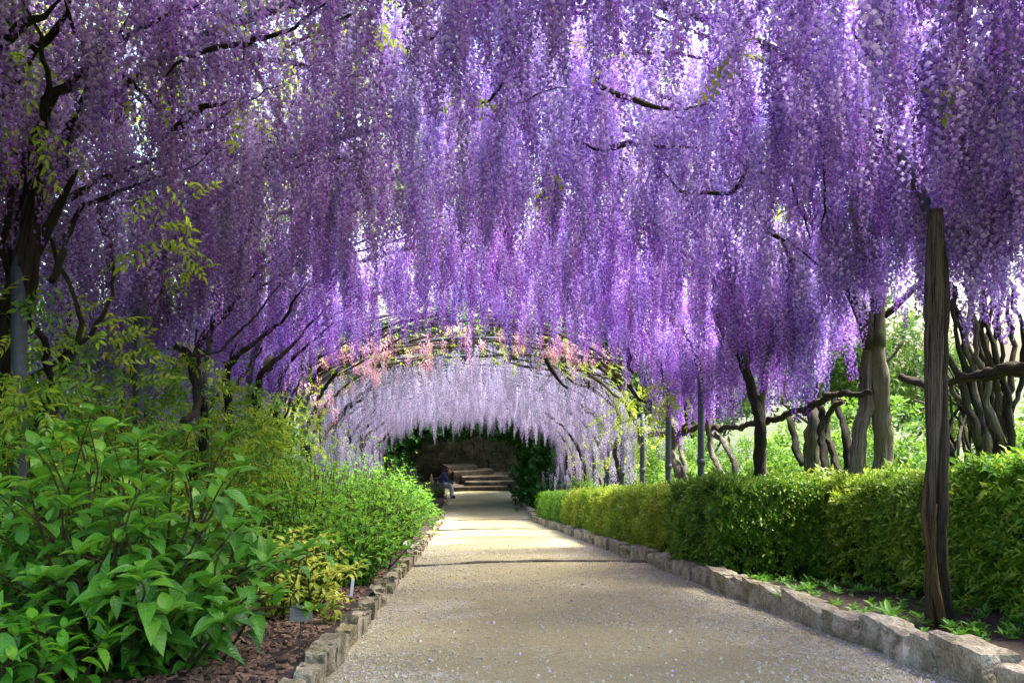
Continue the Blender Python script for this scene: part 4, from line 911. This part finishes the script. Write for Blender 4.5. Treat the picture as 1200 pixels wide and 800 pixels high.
pts = [(x, y, ground_z(x, y) + .02) for x, y in ((U(-9, -3.7), U(4, 16)) for _ in range(5000))]; n = len(pts)
tag(scatter('grass', wp[1:2], pts, np.stack([rng.normal(0, .25, n), rng.normal(0, .25, n), rng.uniform(0, 6.28, n)], 1), rng.uniform(.7, 1.6, n)), 'bright green grass beyond the climbing vines', 'grass', kind='stuff')

M_chip = plain('bark_chip', (0.07, 0.035, 0.02), .9, 0, 0, 60, (0.24, 0.14, 0.085))
V, F = rock(.045, .018, .008, 951, .25, 1)
chip = tag(obj('bark_chip', mesh_of('bark_chip', V, F, M_chip), None, bed(-.95, 4.2, .075), (.1, .1, .5)), 'brown bark chip on the soil behind the mossy kerb', 'bark chip')
pts = [(x, y, G(y) + .075 + .03 * snoise(x * 3, y * 3) + U(-.004, .008)) for x, y in ((U(-2.4, XL - .14), U(3.2, 9)) for _ in range(6000))]; n = len(pts)
tag(scatter('mulch', [chip], pts, np.stack([rng.normal(0, .3, n), rng.normal(0, .3, n), rng.uniform(0, 6.28, n)], 1), rng.uniform(.4, 1.3, n)), 'brown bark mulch covering the planted bed', 'mulch', kind='stuff')

# ---------------------------------------------------------------- background bushes and trees
def blob_plant(name, base, rx, rz, n, mat, label, cat, seed, ls=.07, group=None, trunk=0.0, crown='foliage', meshes=None, sc_=(0.8, 1.5), barkm=None, ry=None):
    """bush or tree: leafy sprigs through an uneven crown, limbs inside"""
    g = np.random.default_rng(seed); base = np.array(base); t_ = thing(name, base, label, cat, group); ry = ry or rx
    ctr = base + np.array([0, 0, trunk + rz * .9])
    lobes = [(g.normal(0, .5, 3) * np.array([rx, ry, rz * .75]), g.uniform(.35, .62)) for _ in range(9)]
    pts = []; nr = []
    while len(pts) < n:
        lc, lr = lobes[g.integers(0, 9)]; d = g.normal(0, 1, 3); d /= np.linalg.norm(d); rad = lr * g.uniform(.55, 1.05) ** .6
        p = ctr + lc + d * rad * np.array([rx, ry, rz]) * .9
        if p[2] < base[2] + .05: continue
        if snoise(p[0] * 2.2, p[2] * 2.2 + p[1], 1.2, seed) < -.45: continue
        pts.append(p); nr.append(d + np.array([0, 0, .5]))
    pts = np.array(pts); nr = np.array(nr) + g.normal(0, .4, (n, 3)); nr /= np.linalg.norm(nr, axis=1)[:, None]
    rot = np.stack([np.zeros(n), np.arccos(np.clip(nr[:, 2], -1, 1)), np.arctan2(nr[:, 1], nr[:, 0])], 1)
    if trunk > 0:
        limb('trunk', [base + (0, 0, -.3), base + (g.normal(0, .1), g.normal(0, .1), trunk * .6), ctr + (0, 0, -rz * .3), ctr + (0, 0, rz * .5)], [.16 + .02 * rx, .13, .10, .04], barkm or M_bark, t_, base, sides=8, step=.3, rough=.1, seed=seed)
    for k in range(6): limb('branch', [base + (0, 0, trunk * .7), (base + ctr + lobes[k][0]) / 2 + (0, 0, .15 + trunk * .2), ctr + lobes[k][0]], [.05 if trunk else .02, .035 if trunk else .014, .01], barkm or M_bark, t_, base, sides=6, step=.25, wob=.05, seed=seed * 7 + k)
    first = [obj('sprig', m_, t_, tuple(pts[i] - base), tuple(rot[i]), float(g.uniform(*sc_))) for i, m_ in enumerate(meshes)]
    scatter(crown, first, pts[len(meshes):], rot[len(meshes):], g.uniform(*sc_, n - len(meshes)), t_, base)
    return t_
S_bush = [sprig_mesh('sprig', M_bush, 720 + i, 12, .16, .075, .5, 2, 1.1) for i in range(3)]
S_tree = [sprig_mesh('sprig', M_tree, 730 + i, 14, .30, .13, .5, 2, 1.2) for i in range(3)]
S_ivy = [sprig_mesh('sprig', M_ivy, 740 + i, 12, .16, .10, .8, 2, 1.3) for i in range(3)]
def gp(x, y): return (x, y, ground_z(x, y))
R_lab = ['leafy green bush beyond the sheaf of leaning stems', 'bright green bush behind the stout forked trunk', 'dense green bush behind the pale double trunk', 'leafy bush below the knobbly horizontal arm', 'yellow-green bush behind the row of steel posts', 'green bush showing between the steel posts and bent pale trunks', 'dark green bush behind the farthest steel posts', 'green bush beside the shady end of the hedge']
for i, (x, y, r_, z_) in enumerate([(6.2, 7.2, 1.1, .85), (6.3, 9.3, 1.2, .9), (6.0, 11.8, 1.2, .95), (5.8, 14.4, 1.3, 1.1), (5.7, 17.4, 1.2, 1.1), (5.8, 20.8, 1.2, 1.3), (6.0, 24.5, 1.3, 1.5), (6.2, 28.5, 1.3, 1.6)]):
    blob_plant('garden_bush', gp(x, y), r_, z_, 900, S_bush[0].materials[0] if 0 else M_bush, R_lab[i], 'bush', 750 + i, group='bushes beyond the hedge', meshes=S_bush, sc_=(.8, 1.5))
L_lab = ['sunlit bush behind the old vine trunk by the steel post', 'sunlit bush beyond the thicket of climbing stems', 'sunlit yellow-green bush seen past the bent dark arm', 'green bush behind the pink wisteria trunk', 'green bush beyond the pale wisteria trunks']
for i, (x, y, r_, z_) in enumerate([(-6.6, 8.0, 1.2, .8), (-7.0, 11.5, 1.4, 1.2), (-6.6, 15.0, 1.5, 1.4), (-5.6, 18.5, 1.4, 1.4), (-5.2, 23.0, 1.5, 1.6)]):
    blob_plant('garden_bush', gp(x, y), r_, z_, 900, M_bush, L_lab[i], 'bush', 770 + i, group='bushes beyond the planted bed', meshes=S_bush, sc_=(.8, 1.5))
for i, (x, y, lab) in enumerate([(-4.0, 5.6, 'tall leafy shrub pressed against the old vine behind the steel post'), (-3.95, 7.6, 'tall leafy shrub behind the climbing stems past the steel post'), (-3.95, 9.6, 'tall leafy shrub filling the gap behind the climbing thicket'), (-3.95, 11.6, 'tall leafy shrub behind the bent dark wisteria arm'), (-3.9, 13.8, 'tall leafy shrub behind the trunks of the pink wisteria')]):
    blob_plant('tall_shrub', gp(x, y), .55, 1.15, 1000, M_bush, lab, 'shrub', 780 + i, group='tall shrubs beyond the planted bed', meshes=S_bush, sc_=(.7, 1.2), ry=1.0)
for i, (x, y, lab) in enumerate([(-6.2, 5.5, 'spreading tree added to shade the old wisteria by the steel post')]):  # tree added to darken the bed side of the near roof
    blob_plant('garden_tree', gp(x, y), 2.6, 1.9, 2600, M_tree, lab, 'tree', 788 + i, group='trees of the garden', trunk=3.0, crown='crown', meshes=S_tree, sc_=(.9, 1.7))
T_lab = ['broad tree standing in the garden beyond the forked wisteria trunk', 'tree standing behind the bushes past the steel posts', 'tall tree standing behind the bushes near the shady end', 'tree beyond the climbing thicket on the lower slope', 'tall tree beyond the pink wisteria on the lower slope', 'tree on the lower slope beyond the pale wisteria']
for i, (x, y, r_, z_, tr) in enumerate([(12.0, 13.0, 2.6, 2.0, 1.4), (10.5, 21.0, 2.8, 2.4, 1.6), (9.0, 31.0, 3.0, 2.6, 2.0), (-11.5, 15.0, 2.8, 2.2, 1.6), (-10.5, 23.0, 3.0, 2.6, 1.8), (-8.5, 32.0, 3.0, 2.8, 2.0)]):
    blob_plant('garden_tree', gp(x, y), r_, z_, 1300, M_tree, T_lab[i], 'tree', 790 + i, group='trees of the garden', trunk=tr, crown='crown', meshes=S_tree, sc_=(.9, 1.8))
for i, (x, y, lab) in enumerate([(-3.2, 38.5, 'dense evergreen tree added to shade the stairs above the stone bench'), (4.9, 34.0, 'dense evergreen tree added to shade the stairs beside the bright hedge block'), (5.4, 30.0, 'dense evergreen tree added for shade over the bright hedge block'), (-5.2, 33.5, 'dense evergreen tree added for shade over the bench'), (5.2, 39.0, 'dense evergreen tree added for shade over the stone stairs'), (0.3, 44.5, 'dense evergreen tree added for shade behind the retaining wall'), (-5.0, 45.0, 'dark evergreen tree added for shade behind the wall beyond the bench'), (5.5, 45.0, 'dark evergreen tree added for shade behind the wall beyond the hedge')]):  # evergreens added to keep sun off the stairs and far path
    blob_plant('added_evergreen', (x, y, G(y)), 3.5, 2.2, 2600, M_ivy, lab, 'tree', 810 + i, group='evergreens added to shade the stairs', trunk=2.9, crown='crown', meshes=S_ivy, sc_=(1.6, 2.8))
# ivy hanging round the far end of the tunnel
for side, X, lab in ((-1, -3.0, 'ivy covering the end arch above the bench'), (1, 3.1, 'ivy covering the end arch behind the bright hedge block')):
    g = np.random.default_rng(830 + side); b = np.array([X, 32.2, G(32.2)]); iv = thing('ivy', b, lab, 'ivy', 'ivy at the end of the pergola')
    for k in range(7): limb('stem', [b + (g.normal(0, .2), g.normal(0, .4), -.1), b + (g.normal(0, .15), g.normal(0, .3), 1.2), b + (-side * .3, g.normal(0, .3), 2.4), b + (-side * 1.6, g.normal(0, .3), 3.4), b + (-side * 3.0, g.normal(0, .3), 3.6)], [.04, .03, .025, .015], M_barkd, iv, b, sides=6, step=.2, wob=.05, seed=840 + k)
    pts = []
    for _ in range(2400):
        u = g.random(); 
        if u < .55: p = (X - side * .35 + g.normal(0, .32), 32.2 + g.normal(0, 1.2), g.uniform(.0, 2.8))
        else:
            a = g.uniform(0, math.pi / 2); p = (.1 + side * 2.7 * math.cos(a), 31.8 + g.normal(0, .7), 2.1 + 1.15 * math.sin(a) + g.normal(0, .2) - .45 * g.random())
        pts.append((p[0], p[1], G(p[1]) + p[2]))
    pts = np.array(pts); n = len(pts); rot = np.stack([g.normal(-.6, .6, n), g.normal(0, .6, n), g.uniform(0, 6.28, n)], 1)
    first = [obj('sprig', m_, iv, tuple(pts[i] - b), tuple(rot[i]), 1.5) for i, m_ in enumerate(S_ivy)]
    scatter('ivy_leaves', first, pts[3:], rot[3:], g.uniform(.9, 1.8, n - 3), iv, b)

# ---------------------------------------------------------------- stairs, retaining wall, bench and seated person at the far end
st = thing('stone_staircase', (1.0, 38.2, G(38.2)), 'curving flight of worn stone steps rising at the end of the path', 'stairs'); so = np.array([1.0, 38.2, G(38.2)])
for i, (x0, x1, yo, tw) in enumerate([(-.55, 3.0, 0, .03), (.05, 3.0, .42, .05), (-.15, 2.5, .84, .10), (-.6, 1.35, 1.3, .20), (-.95, .6, 1.75, .30)]):
    V, F = rock(x1 - x0, 1.2, .17 * (i + 1) + .1, 860 + i, .035, 4)
    obj('step', mesh_of('step', V, F, M_step), st, ((x0 + x1) / 2 - so[0], 38.4 + yo + .5 - so[1], (.17 * (i + 1) - .1) / 2), (0, 0, tw))
rw = thing('retaining_wall', (0, 42.0, G(42)), 'dark mossy rubble stone retaining wall behind the stairs', 'wall'); random.seed(77)
protos = [mesh_of('stone', *rock(1, 1, 1, 880 + i, .14), M_wall) for i in range(6)]
for r_ in range(9):
    x = -5.5 + U(0, .4)
    while x < 5.5:
        L = U(.45, .9); o = obj('stone', random.choice(protos), rw, (x + L / 2, U(-.04, .04), .05 + r_ * .37), (0, 0, U(-.04, .04)), (L * 1.01, .5, .39)); x += L
V, F = rock(11.4, .5, 3.5, 890, .0, 1); obj('rubble_fill', mesh_of('rubble_fill', V, F, M_wall), rw, (0, .22, 1.6))
sw = thing('retaining_wall', (-2.9, 39.5, G(39.5)), 'low stone side wall beside the bench', 'wall')
for r_ in range(5):
    y = -3.0
    while y < 2.2: L = U(.4, .8); o = obj('stone', random.choice(protos), sw, (U(-.04, .04), y + L / 2, .1 + r_ * .36), (0, 0, U(-.04, .04)), (.45, L * 1.01, .38)); y += L
by = 35.6; bz = G(by); bb = np.array([-1.0, by, bz])
be = thing('bench', bb, 'dark timber bench at the edge of the path by the stairs', 'bench')
M_bw = plain('bench_timber', (0.05, 0.035, 0.022), .7, 0, .3, 12, (0.09, 0.065, 0.04))
def boxm(name, sx, sy, sz, mat): V, F = rock(sx, sy, sz, 5, .0, 2); return mesh_of(name, V, F, mat)
for k in range(4): obj('seat_slat', boxm('seat_slat', .10, 1.6, .035, M_bw), be, (-.18 + .12 * k, 0, .44))
for k in range(3): obj('back_slat', boxm('back_slat', .03, 1.6, .09, M_bw), be, (-.28 - .03 * k, 0, .58 + .13 * k), (0, -.2, 0))
for sy in (-.68, .68): obj('leg', boxm('leg', .45, .07, .42, M_bw), be, (0, sy, .215)); obj('arm_rest', boxm('arm_rest', .45, .06, .05, M_bw), be, (0, sy * 1.1, .66))
# seated person leaning forward, side on
M_skin = plain('skin', (0.55, 0.34, 0.25), .6); M_jacket = plain('navy_jacket', (0.02, 0.03, 0.10), .8); M_jeans = plain('light_jeans', (0.36, 0.41, 0.48), .85, 0, 0, 30, (0.46, 0.50, 0.56)); M_hair = plain('auburn_hair', (0.14, 0.04, 0.018), .7); M_shoe = plain('dark_shoe', (0.015, 0.015, 0.018), .6)
pr_ = thing('person', (-1.02, 35.45, bz), 'person in navy jacket and pale jeans sitting on the bench leaning forward', 'person')
def skin(name, verts, edges, radii, mat, parent, root=0, sub=2):
    me = bpy.data.meshes.new(name); me.from_pydata(verts, edges, []); me.materials.append(mat); o = obj(name, me, parent)
    md = o.modifiers.new('skin', 'SKIN'); md.use_smooth_shade = True
    for i, r_ in enumerate(radii):
        sv = me.skin_vertices[0].data[i]; sv.radius = (r_, r_) if not hasattr(r_, '__len__') else r_; sv.use_root = (i == root)
    s_ = o.modifiers.new('sub', 'SUBSURF'); s_.levels = sub; s_.render_levels = sub; return o
B = [(0, 0, .56), (.08, 0, .74), (.19, 0, .92), (.26, 0, 1.03), (.31, 0, 1.09), (.40, 0, 1.13),       # pelvis, spine, chest, neck base, neck, head
     (.06, -.11, .54), (.50, -.13, .55), (.52, -.14, .30), (.50, -.14, .09), (.62, -.15, .05),
     (.06, .11, .54), (.48, .14, .55), (.56, .15, .30), (.54, .15, .09), (.66, .17, .05),
     (.24, -.20, .97), (.36, -.25, .74), (.52, -.15, .66), (.58, -.10, .65),
     (.24, .20, .97), (.36, .25, .74), (.52, .13, .66), (.58, .08, .65)]
E = [(0, 1), (1, 2), (2, 3), (3, 4), (4, 5), (0, 6), (6, 7), (7, 8), (8, 9), (9, 10), (0, 11), (11, 12), (12, 13), (13, 14), (14, 15), (3, 16), (16, 17), (17, 18), (18, 19), (3, 20), (20, 21), (21, 22), (22, 23)]
Rr = [.15, .145, .155, .12, .055, .095, .10, .075, .062, .045, .04, .10, .075, .062, .045, .04, .065, .048, .036, .03, .065, .048, .036, .03]
body = skin('body', B, E, Rr, M_jacket, pr_)
skin('jeans', [B[0], B[6], B[7], B[8], B[9], B[11], B[12], B[13], B[14]], [(0, 1), (1, 2), (2, 3), (3, 4), (0, 5), (5, 6), (6, 7), (7, 8)], [.165, .115, .088, .076, .062, .115, .088, .076, .062], M_jeans, pr_)
for s_ in (-.145, .16): skin('shoe', [(.49, s_, .05), (.58, s_, .045), (.70, s_ * 1.05, .035)], [(0, 1), (1, 2)], [.05, .048, .036], M_shoe, pr_)
skin('head', [(.33, 0, 1.08), (.41, 0, 1.13), (.47, 0, 1.10), (.49, 0, 1.05), (.525, 0, 1.085)], [(0, 1), (1, 2), (2, 3), (2, 4)], [.055, .098, .08, .05, .014], M_skin, pr_)
skin('hair', [(.33, 0, 1.12), (.38, 0, 1.19), (.45, 0, 1.19)], [(0, 1), (1, 2)], [.085, .095, .06], M_hair, pr_)
for s_ in (-1, 1):
    vs = [(.57, s_ * .10, .65), (.62, s_ * .07, .64)]; es = [(0, 1)]; rs_ = [.028, .030]
    for k in range(4): n_ = len(vs); L = (.05, .06, .056, .045)[k]; vs += [(.645, s_ * (.10 - .022 * k), .645), (.645 + L * .6, s_ * (.095 - .02 * k), .635), (.645 + L, s_ * (.09 - .018 * k), .61)]; es += [(1, n_), (n_, n_ + 1), (n_ + 1, n_ + 2)]; rs_ += [.010, .009, .008]
    n_ = len(vs); vs += [(.60, s_ * .045, .66), (.635, s_ * .025, .655)]; es += [(0, n_), (n_, n_ + 1)]; rs_ += [.011, .009]
    skin('hand', vs, es, rs_, M_skin, pr_)
